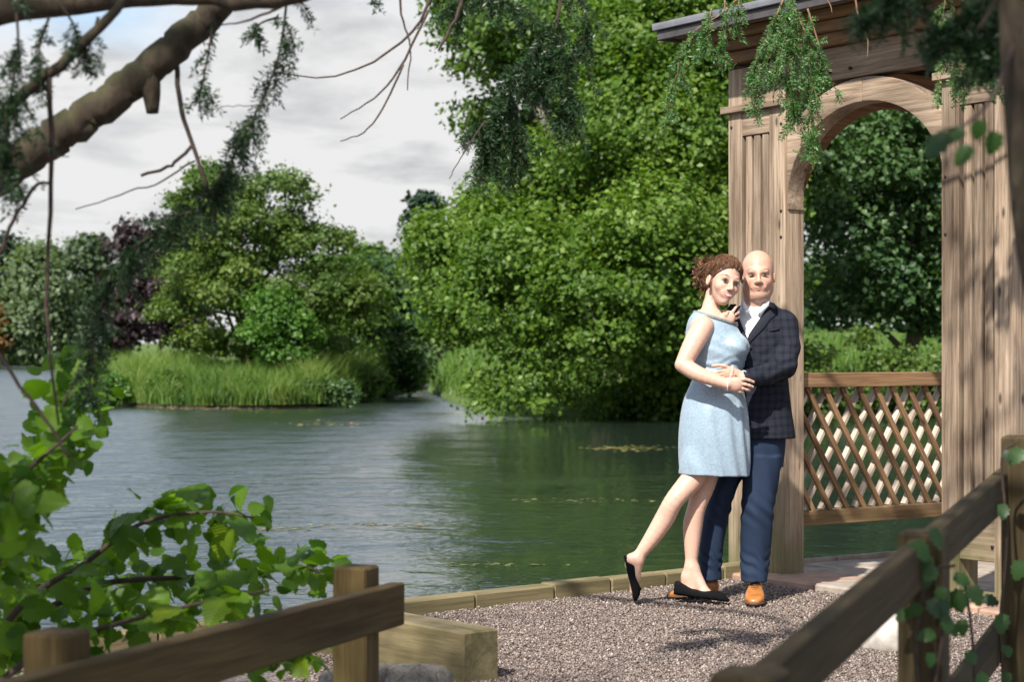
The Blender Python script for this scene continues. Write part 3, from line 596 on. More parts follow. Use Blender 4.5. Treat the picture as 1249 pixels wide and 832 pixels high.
# lattice on the lake side: rails and crossed slats
LU = .40                      # lattice plane, measured along u
def lattice(plane, a0, a1, along, parent=GZ, full=True):
    z0, z1 = .28, 1.17; parent = sub('lattice_panel', parent)
    def pt(s, z, off):
        return gp(plane+off, s, z) if along == 'v' else gp(s, plane+off, z)
    def rail(za, zb, w):
        if along == 'v': gbox('lattice_rail', plane-w/2, plane+w/2, a0, a1, za, zb, M_OAKB, parent, 'v')
        else: gbox('lattice_rail', a0, a1, plane-w/2, plane+w/2, za, zb, M_OAKB, parent, 'u')
    rail(z1-.085, z1, .085); rail(z0, z0+.085, .07)
    zb, zt = z0+.085, z1-.085; slope = 1.53; pitch = .14; H = zt-zb
    for sgn, off in ((1, -.024), (-1, .0125)):
        s = a0-H/slope-pitch
        while s < a1+H/slope:
            p0, p1 = (s, zb), (s+H/slope, zt)
            if sgn < 0: p0, p1 = (s+H/slope, zb), (s, zt)
            # clip to the panel
            (x0, y0), (x1, y1) = p0, p1; t0, t1 = 0.0, 1.0; dx = x1-x0
            ta, tb = (a0-x0)/dx, (a1-x0)/dx
            t0, t1 = max(0, min(ta, tb)), min(1, max(ta, tb))
            if t1-t0 > .03:
                A, B = pt(x0+dx*t0, y0+(y1-y0)*t0, off), pt(x0+dx*t1, y0+(y1-y0)*t1, off)
                nrm = U if along == 'v' else V_
                plank('slat', tuple(A), tuple(B), .031 if sgn < 0 else .022, .020 if sgn < 0 else .042, M_OAKB if sgn < 0 else M_SLAT, parent, tuple(nrm), bev=.002)  # front slats coloured browner for shade, rear slats paler for sun
            s += pitch
lattice(LU, .152, DEP-.152, 'v'); lattice(DEP-.09, OP0, 1.66, 'u')
# oak pegs
M_PEG = plain('dark_peg', (0.03, 0.024, 0.02), 0.7)
for (u, z) in [(.03, 2.62), (.455, 2.60), (.455, 2.1), (.455, 1.95), (1.69, 2.2), (1.69, 1.9), (.40, 2.9), (1.70, 2.85), (2.0, .30), (2.10, .26), (2.10, .33), (.62, 2.84), (.73, 2.845), (.84, 2.85), (1.0, 2.85)]:
    p0 = gp(u, -.004, z); mk('peg', *tube([p0, p0+V_*.03], [.009, .009], 8), M_PEG, GZ)

# stone floor of the pavilion
M_SLAB = plain('stone_slab', (0.33, 0.28, 0.235), 0.9, 0.3, 9, .006); M_SLABR = plain('reddish_stone', (0.36, 0.235, 0.175), 0.9, 0.25, 9, .006)
FL = thing('stone_floor', 'stone flag floor under the pavilion with a rough edge to the gravel', 'floor', tuple(gp(0, 0, 0)), kind='structure'); del FL['category']
rr = random.Random(4)
u = .14
while u < 2.3:
    wu = rr.uniform(.30, .46); v = -.20
    while v < 2.35:
        wv = rr.uniform(.3, .5)
        gbox('flagstone', u+.006, u+wu-.006, v+.006, v+wv-.006, -.2, .012+rr.uniform(0, .012), M_SLABR if (v < 0 and rr.random() < .4) else M_SLAB, FL, 'u', .012); v += wv
    u += wu
v = .16
while v < 2.4:
    wv = rr.uniform(.5, .8); gbox('coping_stone', .10, .138, v+.004, v+wv-.004, -.5, .045, M_SLAB, FL, 'v', .006); v += wv

# ------------------------------------------------------------------ fences in the foreground
def fence_line(p0, p1, dz=0): return np.array(p0, float), np.array(p1, float)
LF = thing('rail_fence', 'brown timber rail fence with square posts beside the lakeside shrub', 'fence', (-.35, 5.6, -.3))
b = np.array([-1.32, 2.62, .655-.062]); d = unit(b-np.array([-.305, 5.66, .531])); a = np.array([-.305, 5.66, .531])+d*.10
plank('rail', tuple(a), tuple(b), .045, .125, M_RAIL, LF, bev=.005)
plank('rail', tuple(a+[0, 0, -.42]), tuple(b+[0, 0, -.42]), .045, .11, M_RAIL, LF, bev=.005)
side = np.array([d[1], -d[0], 0]); side *= -np.sign(side[0])           # towards the lake
for s, zt in ((.13, .655), (1.72, .685)):
    c = a+d*s+side*.078; plank('post', (c[0], c[1], -1.2), (c[0], c[1], zt), .105, .105, M_RAIL, LF, up=tuple(d), bev=.007)
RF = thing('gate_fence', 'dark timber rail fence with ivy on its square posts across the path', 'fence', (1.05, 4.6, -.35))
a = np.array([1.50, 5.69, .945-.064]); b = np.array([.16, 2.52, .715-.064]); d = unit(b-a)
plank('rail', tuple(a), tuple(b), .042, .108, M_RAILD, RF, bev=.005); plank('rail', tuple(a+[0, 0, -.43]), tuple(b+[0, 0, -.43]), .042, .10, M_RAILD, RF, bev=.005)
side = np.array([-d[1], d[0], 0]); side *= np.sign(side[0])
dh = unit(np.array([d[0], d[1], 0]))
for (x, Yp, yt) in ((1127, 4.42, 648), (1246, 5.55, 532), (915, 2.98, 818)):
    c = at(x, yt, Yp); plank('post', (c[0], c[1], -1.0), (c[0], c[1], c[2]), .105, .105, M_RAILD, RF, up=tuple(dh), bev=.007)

# ------------------------------------------------------------------ people: signed-distance bodies turned into meshes
def s_cone(a, b, ra, rb, sq=None):
    a = np.asarray(a, float); b = np.asarray(b, float); ba = b-a; L2 = ba @ ba+1e-12; mr = max(ra, rb)
    def fn(X, Y, Z):
        x, y, z = X-a[0], Y-a[1], Z-a[2]
        t = np.clip((x*ba[0]+y*ba[1]+z*ba[2])/L2, 0, 1)
        x, y, z = x-t*ba[0], y-t*ba[1], z-t*ba[2]
        if sq is not None:                       # flatten across a direction
            n, f = sq; q = (x*n[0]+y*n[1]+z*n[2])*(1/f-1); x, y, z = x+q*n[0], y+q*n[1], z+q*n[2]
        return np.sqrt(x*x+y*y+z*z)-(ra+(rb-ra)*t)
    return fn, np.minimum(a, b)-mr, np.maximum(a, b)+mr
def s_ell(c, r, Rm=np.eye(3)):
    c = np.asarray(c, float); r = np.asarray(r, float)
    def fn(X, Y, Z):
        x, y, z = X-c[0], Y-c[1], Z-c[2]
        q = [(Rm[0, i]*x+Rm[1, i]*y+Rm[2, i]*z) for i in range(3)]
        k0 = np.sqrt(sum((q[i]/r[i])**2 for i in range(3)))+1e-9; k1 = np.sqrt(sum((q[i]/r[i]**2)**2 for i in range(3)))+1e-9
        return k0*(k0-1)/k1
    m = r.max(); return fn, c-m, c+m
def s_loft(rows, extra=0.0, pw=2.0):
    "stack of ellipses: rows of (z, cx, cy, a, b)"
    rows = np.array(sorted(rows), float); zz = np.linspace(rows[0, 0], rows[-1, 0], 160)
    from_ = []
    for k in range(1, 5):
        v = np.interp(zz, rows[:, 0], rows[:, k]); ker = np.ones(13)/13
        v = np.convolve(np.pad(v, 6, mode='edge'), ker, 'valid'); from_.append(v)
    def fn(X, Y, Z):
        cx, cy, a, b = [np.interp(Z, zz, v) for v in from_]; a = a+extra; b = b+extra
        u, w = np.abs(X-cx)/a, np.abs(Y-cy)/b
        d = ((u**pw+w**pw)**(1/pw)-1)*np.minimum(a, b)
        return np.maximum(d, np.maximum(zz[0]-Z, Z-zz[-1]))
    lo = np.array([(rows[:, 1]-rows[:, 3]).min(), (rows[:, 2]-rows[:, 4]).min(), zz[0]])-extra; hi = np.array([(rows[:, 1]+rows[:, 3]).max(), (rows[:, 2]+rows[:, 4]).max(), zz[-1]])+extra
    return fn, lo, hi
def xform(prim, c, Rm, s):
    "a primitive given in head coordinates, placed in the world"
    fn0, lo, hi = prim; cor = np.array([[x, y, z] for x in (lo[0], hi[0]) for y in (lo[1], hi[1]) for z in (lo[2], hi[2])]) @ Rm.T*s+c
    def fn(X, Y, Z):
        x, y, z = X-c[0], Y-c[1], Z-c[2]
        q = [(Rm[0, i]*x+Rm[1, i]*y+Rm[2, i]*z)/s for i in range(3)]
        return fn0(*q)*s
    return fn, cor.min(0), cor.max(0)
class Field:
    def __init__(self, lo, hi, h, fine=()):
        "grid axes with step h, refined inside the boxes fine = [(lo, hi, step)]"
        self.ax = []
        for k in range(3):
            x = lo[k]; A = [x]
            while x < hi[k]:
                st = h
                for (fl, fh, fs) in fine:
                    if fl[k]-h < x < fh[k]+fs: st = min(st, fs)
                x += st; A.append(x)
            self.ax.append(np.array(A))
        self.S = np.full([len(a) for a in self.ax], 1.0, np.float32)
    def box(self, lo, hi, m):
        sl = [slice(max(0, np.searchsorted(self.ax[k], lo[k]-m)-1), np.searchsorted(self.ax[k], hi[k]+m)+1) for k in range(3)]
        g = [self.ax[k][sl[k]] for k in range(3)]
        return tuple(sl), g[0][:, None, None], g[1][None, :, None], g[2][None, None, :]
    def add(self, prim, k=.01):
        fn, lo, hi = prim; sl, X, Y, Z = self.box(lo, hi, k+.02)
        if 0 in (X.size, Y.size, Z.size): return
        d = fn(X, Y, Z); a = self.S[sl]; h = np.clip(.5+.5*(a-d)/k, 0, 1); self.S[sl] = a*(1-h)+d*h-k*h*(1-h)
    def cut(self, prim, k=.006):
        fn, lo, hi = prim; sl, X, Y, Z = self.box(lo, hi, k+.02)
        if 0 in (X.size, Y.size, Z.size): return
        d = -fn(X, Y, Z); a = self.S[sl]; h = np.clip(.5-.5*(a-d)/k, 0, 1); self.S[sl] = a*(1-h)+d*h+k*h*(1-h)
    def warp(self, fn):
        self.S = (self.S+fn(self.ax[0][:, None, None], self.ax[1][None, :, None], self.ax[2][None, None, :])).astype(np.float32)
    def keep(self, fn):          # intersect with a half space or region
        self.S = np.maximum(self.S, fn(self.ax[0][:, None, None], self.ax[1][None, :, None], self.ax[2][None, None, :])).astype(np.float32)
    def mesh(self):
        S = self.S; ins = S < 0; n = np.array(S.shape)-1
        cnt = np.zeros(n, np.int8); off = [(i, j, k) for i in (0, 1) for j in (0, 1) for k in (0, 1)]
        for (i, j, k) in off: cnt += ins[i:i+n[0], j:j+n[1], k:k+n[2]]
        I, J, K = np.nonzero((cnt > 0) & (cnt < 8)); vid = np.full(n, -1, np.int32); vid[I, J, K] = np.arange(len(I))
        acc = np.zeros((len(I), 3)); c = np.zeros(len(I)); ax = self.ax
        for a in range(8):
            for b in range(a+1, 8):
                oa, ob = off[a], off[b]
                if sum(abs(oa[q]-ob[q]) for q in range(3)) != 1: continue
                s0 = S[I+oa[0], J+oa[1], K+oa[2]]; s1 = S[I+ob[0], J+ob[1], K+ob[2]]; m = (s0 < 0) != (s1 < 0)
                t = np.where(m, s0/np.where(m, s0-s1, 1), 0)
                for q, G_ in enumerate((I, J, K)):
                    p0 = ax[q][G_+oa[q]]; p1 = ax[q][G_+ob[q]]; acc[:, q] += np.where(m, p0+t*(p1-p0), 0)
                c += m
        V = acc/c[:, None]; F = []
        for q in range(3):
            sl0 = [slice(1, n[a]) for a in range(3)]; sl0[q] = slice(0, n[q]); sl1 = list(sl0); sl1[q] = slice(1, n[q]+1)
            e = ins[tuple(sl0)] != ins[tuple(sl1)]; idx = np.argwhere(e); o_ = np.array([1, 1, 1]); o_[q] = 0; idx = idx+o_
            flip = ins[tuple(idx.T)]
            a1, a2 = [(1, 2), (2, 0), (0, 1)][q]; d1 = np.zeros(3, int); d1[a1] = 1; d2 = np.zeros(3, int); d2[a2] = 1
            qd = np.stack([vid[tuple((idx-d1-d2).T)], vid[tuple((idx-d2).T)], vid[tuple(idx.T)], vid[tuple((idx-d1).T)]], 1)
            qd[~flip] = qd[~flip][:, ::-1]; F.append(qd)
        return V, np.concatenate(F)
YP = 9.70
def P(x, y, dy=0.0): return at(x, y, YP+dy)
PXM = YP/FPX
def row(y, l, r_, b, dy=0.0):
    Yv = YP+dy; return (CAMZ+(HOR-y)*Yv/FPX, ((l+r_)/2-CX)*Yv/FPX, Yv, (r_-l)/2*Yv/FPX, b)
def chain(f, pts, rad, k=.012, sq=None):
    for i in range(len(pts)-1): f.add(s_cone(pts[i], pts[i+1], rad[i], rad[i+1], sq), k)
def flesh(f, pts, rad, n=22, k=.002):
    C = smooth_curve(pts, n); r_ = smooth_curve(np.asarray(rad, float)[:, None], n)[:, 0]
    for i in range(n-1): f.add(s_cone(C[i], C[i+1], r_[i], r_[i+1]), k)
def head_axes(yaw, roll, pitch):
    f = np.array([math.sin(yaw), -math.cos(yaw), 0]); r_ = np.array([math.cos(yaw), math.sin(yaw), 0]); u = np.array([0, 0, 1.0])
    f, u = f*math.cos(pitch)-u*math.sin(pitch), u*math.cos(pitch)+f*math.sin(pitch)
    r_, u = r_*math.cos(roll)-u*math.sin(roll), u*math.cos(roll)+r_*math.sin(roll)
    return np.stack([r_, f, u], 1)          # columns: viewer's right, forward, up
def head(f, c, Rm, s, man):
    A = lambda p, k: f.add(xform(p, c, Rm, s), k*s)
    C = lambda p, k: f.cut(xform(p, c, Rm, s), k*s)
    A(s_ell((0, -.018, .034), (.075, .093, .085)), .01); A(s_ell((0, .022, -.03), (.063 if man else .052, .060, .080)), .03)
    A(s_ell((0, .052, -.092), (.036 if man else .022, .029 if man else .026, .021)), .024)
    for sx in (-1, 1):
        if man: A(s_ell((sx*.046, .008, -.064), (.024, .034, .034)), .03)
        A(s_ell((sx*.036, .054, -.030), (.022, .021, .020)), .025)
        A(s_ell((sx*.076, -.010, -.012), (.009, .017, .027)), .006); C(s_ell((sx*.086, -.006, -.010), (.007, .009, .016)), .004)
        A(s_ell((sx*.020, .070, -.056), (.010, .008, .011)), .02)
    A(s_ell((0, .072 if not man else .070, -.059), (.026, .012, .018)), .02)
    A(s_cone((-.034, .070, .018), (.034, .070, .018), .012 if man else .010, .012 if man else .010), .02)
    A(s_cone((0, .082, .006), (0, .097, -.027), .0065, .0085 if not man else .0105), .014); A(s_ell((0, .0975, -.0305), (.0105 if not man else .0135, .0105, .0095)), .008)
    for sx in (-1, 1): A(s_ell((sx*.0125, .091, -.035), (.0072 if not man else .0095, .009, .0068)), .006)
    for sx in (-1, 1): C(s_ell((sx*.031, .094, -.001), (.0175, .0165, .0095)), .012)
    C(s_ell((0, .093, -.0465), (.004, .006, .006)), .008)
    up_ = .006 if not man else .001
    for (x0, x1, z0, z1, rr_) in ((-.031, 0, -.0595+up_, -.0585, .0038), (0, .031, -.0585, -.0595+up_, .0038), (-.024, 0, -.0620, -.0680, .0040), (0, .024, -.0680, -.0620, .0040)):
        rr_ *= 1.1 if man else .9; lf = .0845 if man else .0825
        A(s_cone((x0, .0750 if abs(x0) > .01 else lf, z0), (x1, .0750 if abs(x1) > .01 else lf, z1), rr_, rr_), .006)
    if man: A(s_ell((0, .02, -.105), (.045, .045, .022)), .03)
def face_paint(V, c, Rm, s, skin, lip, brow, man):
    q = (V-c) @ Rm/s; col = np.tile(np.array([*skin, 1.0]), (len(V), 1)); hd = (np.abs(q[:, 0]) < .1) & (q[:, 2] > -.13) & (q[:, 2] < .13) & (q[:, 1] > .02)
    def put(w, c_): 
        w = np.clip(w, 0, 1)[:, None]*hd[:, None]; col[:, :3] = col[:, :3]*(1-w)+np.array(c_)*w
    ck = np.exp(-(((np.abs(q[:, 0])-.038)/.02)**2+((q[:, 2]+.03)/.022)**2)); put(ck*.35, (skin[0]*1.0, skin[1]*.68, skin[2]*.66))
    lipz = -.0630+q[:, 0]**2*(5.5 if man else 10.5)
    put(1.5-np.hypot(q[:, 0]/(.026 if man else .031), (q[:, 2]-lipz)/(.0075 if man else .0100))*1.4+.15, lip)
    if not man: put(1.5-np.hypot(q[:, 0]/.026, (q[:, 2]-lipz)/.0042)*1.2, (.85, .81, .78))
    else: put(1.4-np.hypot(q[:, 0]/.025, (q[:, 2]-lipz)/.0025), (.22, .10, .08))
    bz = .0215+.008*np.cos((np.abs(q[:, 0])-.036)/.022*1.5)-.002
    put(1.25-np.hypot((np.abs(q[:, 0])-.033)/.020, (q[:, 2]-bz)/(.0045 if man else .0042))*1.0, brow)
    e = np.hypot((np.abs(q[:, 0])-.031)/.0185, (q[:, 2]-.001)/.0090); put((1.15-e)*(.55 if man else 1.2), (.30, .17, .12) if man else (.13, .075, .06))
    if man: put(np.clip((-.040-q[:, 2])/.05, 0, 1)*.22*(q[:, 1] > .0), (.42, .31, .27))
    nz = np.hypot((np.abs(q[:, 0])-.009)/.005, (q[:, 2]+.042)/.003); put((1.1-nz)*.8, (.30, .12, .09))
    return col
def eyes(T, body, c, Rm, s, man):
    for sx in (-1, 1):
        V, F = blob((0, 0, 0), (1, 1, 1), 1, 0, 20, 14)
        V = V*np.array([.0135 if man else .0125, .0062, .0029 if man else .0043])+np.array([sx*.031, .0805, -.0015]); V[:, 2] -= sx*0
        col = np.tile(np.array([.40, .37, .35, 1.0]), (len(V), 1)); dd = np.hypot(V[:, 0]-sx*.031+(-.001 if man else .0035), V[:, 2]+.0012)
        col[dd < .0068] = (.07, .055, .045, 1); col[dd < .003] = (.01, .01, .01, 1)
        eo = mk('eye', V @ Rm.T*s+c, F, M_EYE, T, True, vcol=col)
        th = np.linspace(-1, 1, 9); zz = (.0048 if not man else .0034)*(1-th**2)-.001+(.0015*th*sx if not man else 0)
        L_ = np.c_[sx*.031+th*.0155, .0845-.006*th**2, zz]
        mk('eyelash', *tube(L_ @ Rm.T*s+c, (np.linspace(.0016, .0016, 9)*(1 if man else 1.5))*s, 6), M_LASH, eo, True)
def paint_mat(name, rough=.45, sss=.08, spec=.35):
    m, t, p, l = material(name)
    a = N(t, 'ShaderNodeAttribute', attribute_name='paint'); g = N(t, 'ShaderNodeNewGeometry')
    n = N(t, 'ShaderNodeTexNoise', i_Scale=60.0, i_Detail=3.0); l(g.outputs['Position'], n.inputs[0])
    v = ramp(t, [(.3, (.94, .92, .91)), (.7, (1.04, 1.03, 1.03))], n.outputs[0])
    l(mixc(t, 1.0, a.outputs['Color'], v.outputs[0], 'MULTIPLY'), p.inputs['Base Color']); p.inputs['Roughness'].default_value = rough
    p.inputs['Specular IOR Level'].default_value = spec
    if sss: p.inputs['Subsurface Weight'].default_value = sss; p.inputs['Subsurface Radius'].default_value = (.012, .005, .003); p.inputs['Subsurface Scale'].default_value = .6
    return m
M_SKIN = paint_mat('skin'); M_EYE = paint_mat('eye_surface', .15, 0, .5); M_LASH = plain('dark_lashes', (.02, .015, .012), .7)
def fabric_check():
    m, t, p, l = material('navy_check_cloth')
    g = N(t, 'ShaderNodeNewGeometry'); sx = N(t, 'ShaderNodeSeparateXYZ'); dn = N(t, 'ShaderNodeTexNoise', i_Scale=7.0, i_Detail=2.0); l(g.outputs['Position'], dn.inputs[0])
    dm = N(t, 'ShaderNodeVectorMath', operation='MULTIPLY_ADD'); l(dn.outputs['Color'], dm.inputs[0]); dm.inputs[1].default_value = (.05, .05, .05); l(g.outputs['Position'], dm.inputs[2]); l(dm.outputs[0], sx.inputs[0])   # the weave follows the drape
    def stripes(sock, per, w, ph=0.0):
        a = N(t, 'ShaderNodeMath', operation='MULTIPLY_ADD', i_1=1/per, i_2=ph); l(sock, a.inputs[0])
        b = N(t, 'ShaderNodeMath', operation='FRACT'); l(a.outputs[0], b.inputs[0])
        c = N(t, 'ShaderNodeMath', operation='LESS_THAN', i_1=w); l(b.outputs[0], c.inputs[0]); return c.outputs[0]
    hsum = N(t, 'ShaderNodeMath', operation='ADD'); l(stripes(sx.outputs[0], .038, .38), hsum.inputs[0]); l(stripes(sx.outputs[2], .042, .38), hsum.inputs[1])
    f = N(t, 'ShaderNodeMath', operation='MULTIPLY', i_1=.5); l(hsum.outputs[0], f.inputs[0])
    n = N(t, 'ShaderNodeTexNoise', i_Scale=500.0, i_Detail=2.0); l(g.outputs['Position'], n.inputs[0])
    c = mixc(t, f.outputs[0], (.020, .023, .034), (.010, .0115, .018)); v = ramp(t, [(.3, (.75,)*3), (.7, (1.3,)*3)], n.outputs[0])
    l(mixc(t, 1.0, c, v.outputs[0], 'MULTIPLY'), p.inputs['Base Color']); p.inputs['Roughness'].default_value = .9; p.inputs['Specular IOR Level'].default_value = .15
    bp = N(t, 'ShaderNodeBump', i_Strength=.3, i_Distance=.001); l(n.outputs[0], bp.inputs['Height']); l(bp.outputs[0], p.inputs['Normal']); return m
def fabric_brocade():
    m, t, p, l = material('pale_blue_brocade')
    g = N(t, 'ShaderNodeNewGeometry')
    a = N(t, 'ShaderNodeTexNoise', i_Scale=34.0, i_Detail=5.0, i_Roughness=.6, i_Distortion=3.0); l(g.outputs['Position'], a.inputs[0])
    b = N(t, 'ShaderNodeTexVoronoi', i_Scale=130.0); l(g.outputs['Position'], b.inputs[0])
    s = N(t, 'ShaderNodeMath', operation='MULTIPLY_ADD', i_1=.22); l(b.outputs['Distance'], s.inputs[0]); l(a.outputs[0], s.inputs[2])
    c = ramp(t, [(.44, (.225, .315, .40)), (.57, (.265, .357, .445)), (.72, (.325, .415, .50))], s.outputs[0])
    l(c.outputs[0], p.inputs['Base Color']); rr_ = ramp(t, [(.45, (.5,)*3), (.62, (.28,)*3)], s.outputs[0]); l(rr_.outputs[0], p.inputs['Roughness'])
    p.inputs['Specular IOR Level'].default_value = .6; p.inputs['Sheen Weight'].default_value = .2
    bp = N(t, 'ShaderNodeBump', i_Strength=.3, i_Distance=.0012); l(s.outputs[0], bp.inputs['Height']); l(bp.outputs[0], p.inputs['Normal']); return m
M_JACKET = fabric_check(); M_DRESS = fabric_brocade()
M_SHIRT = plain('white_shirt_cloth', (.74, .76, .80), .8, .05, 200, .0004); M_TROUS = plain('navy_chino_cloth', (.017, .029, .058), .75, .15, 300, .0005, spec=.15)
M_TAN = plain('tan_leather', (.42, .16, .040), .32, .25, 18, .0006, .5); M_SOLE = plain('dark_rubber_sole', (.10, .055, .035), .7); M_SUEDE = plain('black_suede', (.007, .007, .008), .95, .3, 120, spec=.1)
M_TRIM = plain('beaded_grey_trim', (.20, .22, .21), .4, .5, 220, .001); M_RED = plain('red_thread', (.35, .03, .06), .7); M_BRACE = plain('silver_bracelet', (.7, .72, .72), .25)
def hairmat():
    m, t, p, l = material('chestnut_hair')
    a = N(t, 'ShaderNodeAttribute', attribute_name='rnd'); g = N(t, 'ShaderNodeNewGeometry')
    n = N(t, 'ShaderNodeTexNoise', i_Scale=160.0, i_Detail=3.0); l(g.outputs['Position'], n.inputs[0])
    c = ramp(t, [(0, (.038, .018, .011)), (.5, (.115, .052, .027)), (1.0, (.29, .145, .070))], a.outputs['Fac']); v = ramp(t, [(.3, (.6,)*3), (.7, (1.35,)*3)], n.outputs[0])
    l(mixc(t, 1.0, c.outputs[0], v.outputs[0], 'MULTIPLY'), p.inputs['Base Color']); p.inputs['Roughness'].default_value = .5; p.inputs['Specular IOR Level'].default_value = .3; return m
M_HAIR = hairmat()
def hand(f, wrist, palm, fingers, thumb, pn, k=.006):
    "palm slab plus five separate bent fingers; pn = palm normal (flattened direction)"
    w, p = np.asarray(wrist), np.asarray(palm); pn = unit(np.asarray(pn, float))
    f.add(s_cone(w, p, .030, .036, (pn, .48)), .012); f.add(s_cone(w*.6+p*.4, p, .031, .034, (pn, .5)), .012)
    for pts, r0 in fingers+[thumb]:
        pts = [np.asarray(q) for q in pts]
        rad = np.linspace(r0, r0*.80, len(pts))
        for i in range(len(pts)-1): f.add(s_cone(pts[i], pts[i+1], rad[i], rad[i+1]), .004)
def shoe(T, name, heel, toe, up, prof, mat, sole=None, solemat=None, width=1.0):
    "lofted shoe from heel to toe; prof rows: (position, half width, height)"
    h, t_ = np.asarray(heel, float), np.asarray(toe, float); d = t_-h; L_ = np.linalg.norm(d); d /= L_; s = unit(np.cross(np.asarray(up, float), d)); u = np.cross(d, s); n = 20
    prof = smooth_curve(np.array(prof), 22)
    def loft(rows):
        V = []
        for (x, w, z0, z1) in rows:
            for a in np.linspace(0, 2*np.pi, n, endpoint=False):
                ca, sa = math.cos(a), math.sin(a)
                V.append(h+d*x*L_+s*(np.sign(ca)*abs(ca)**.75*w*width)+u*((z0+z1)/2+np.sign(sa)*abs(sa)**.7*(z1-z0)/2))
        m = len(rows); V = np.array(V)
        V = np.concatenate([V[:n].mean(0)+(V[:n]-V[:n].mean(0))*.05, V, V[-n:].mean(0)+(V[-n:]-V[-n:].mean(0))*.05])
        F = [(i*n+j, i*n+(j+1) % n, (i+1)*n+(j+1) % n, (i+1)*n+j) for i in range(m+1) for j in range(n)]; return V, F
    o = mk(name, *loft([(x, w, .006, z) for x, w, z in prof]), mat, T, True)
    if sole: mk('sole', *loft([(x*1.02-.01, w*1.06+.001, 0, sole*(1.5 if x < .3 else 1)) for x, w, z in prof]), solemat, o, True)
    return o, (h, d, s, u, L_)
SKW = (.62, .395, .305); SKM = (.58, .345, .255)

# ---- the woman
WB = (P(850, 735)[0], YP, 0.0)
W = thing('person', 'woman in pale blue sleeveless brocade dress and black flats leaning on the man', 'person', WB)
hW = P(882.5, 343.5, -.03); RW = head_axes(R(21), R(14), R(5)); sW = 1.06
DR = [row(378, 850, 880, .05), row(384, 843, 890, .075), row(392, 839, 896, .09), row(404, 836, 902, .10), row(418, 836, 909, .115), row(430, 838, 911, .12), row(444, 843, 908, .112), row(456, 846, 905, .105), row(468, 842, 906, .108), row(484, 836, 909, .125), row(505, 831, 912, .14), row(530, 829, 914, .148), row(560, 828, 914, .146), row(586, 828, 913, .142)]
WR = P(887, 469, -.235)
f = Field(P(745, 745, -.42)-[0, 0, .05], P(935, 300, .42)+[0, 0, .03], .0075, [(hW-.13, hW+.13, .0026), (P(860, 482, -.3), P(922, 444, -.05), .003)])
f.add(s_loft([(z, cx, cy, a-.012, b-.012) for z, cx, cy, a, b in DR if z > .75]), .01)
chain(f, [P(871, 356, .035), P(867, 374, .02), P(865, 390, .0)], [.041, .039, .056], .018)
f.add(s_cone(P(853, 397, -.05), P(883, 395, .09), .046, .046), .04)
flesh(f, [P(857.5, 398.5, -.088), P(845, 421, -.135), P(833, 445, -.165)], [.056, .051, .041], 10)           # near arm
flesh(f, [P(833, 445, -.165), P(853, 457, -.20), WR], [.041, .039, .025], 10)
hand(f, WR, P(897, 469, -.232), [([P(899, 463.5, -.235), P(908, 462.5, -.235), P(914, 464, -.228), P(919, 466, -.218)], .0088), ([P(900, 468, -.235), P(909, 469, -.235), P(914, 470.5, -.228), P(918, 472, -.218)], .0088),
     ([P(899, 472, -.23), P(906, 474, -.23), P(911, 475.5, -.222), P(914, 476, -.212)], .0084), ([P(897, 475.5, -.228), P(902, 478, -.225), P(906, 479, -.215)], .0076)],
     ([P(890, 466, -.235), P(892, 458, -.238), P(893.5, 452, -.236), P(893.5, 447, -.23)], .0095), (0, 1, 0.15))
chain(f, [P(887, 389, .13), P(893, 424, .10), P(886, 402, .02), P(884, 391, -.015)], [.05, .042, .034, .026], .015)       # far arm, hand on his chest
hand(f, P(884, 393, -.015), P(888, 387.5, -.055), [([P(890, 385, -.06), P(894, 380, -.068), P(898, 374.5, -.062)], .0088), ([P(892, 387, -.05), P(897, 383.5, -.055), P(901, 381, -.045)], .0088),
     ([P(892, 390, -.045), P(897, 388.5, -.045), P(901, 387, -.035)], .0084), ([P(891, 393, -.035), P(896, 394, -.035), P(899, 394, -.025)], .0076)], ([P(887, 388, -.06), P(886, 384, -.07), P(888, 380.5, -.075)], .009), (.4, .9, .1))
KN, AN = P(823, 610, -.07), P(777.5, 681, -.04)                                                          # near leg stretched back
flesh(f, [P(864, 545, -.02), P(848, 580, -.03), KN, P(811, 632, -.05), P(795, 657, -.045), AN], [.058, .061, .049, .050, .041, .027])
K2, A2 = P(850, 618, .03), P(843, 690, .03)                                                             # standing leg
flesh(f, [P(868, 545, .05), P(861, 585, .045), K2, P(845, 642, .04), P(844, 664, .035), A2], [.062, .058, .047, .050, .040, .028])
# feet
H1, T1 = np.array([P(825, 0, .03)[0], YP+.04, .028]), np.array([P(887, 0, 0)[0], YP-.05, .0])
chain(f, [A2, A2*.5+H1*.5+[.02, 0, .02], H1+[.045, 0, .035]], [.030, .030, .026], .02); f.add(s_cone(A2+[.008, 0, -.03], H1*.7+T1*.3+[0, 0, .036], .030, .028), .03); chain(f, [A2+[.01, 0, -.02], H1*.45+T1*.55+[0, 0, .036], H1*.25+T1*.75+[0, 0, .020]], [.031, .025, .016], .02)
H2, T2 = P(759, 679, -.03), P(771.5, 734, -.03)
chain(f, [AN, AN+[-.03, 0, -.01], P(768, 690, -.03)], [.030, .029, .025], .02); chain(f, [AN+[0, 0, -.02], P(774, 706, -.035), P(772, 722, -.035)], [.031, .026, .017], .02)
head(f, hW, RW, sW, False)
V, F = f.mesh(); col = face_paint(V, hW, RW, sW, SKW, (.50, .09, .10), (.06, .028, .018), False)
body = mk('body', V, F, M_SKIN, W, True, vcol=col); eyes(W, body, hW, RW, sW, False)
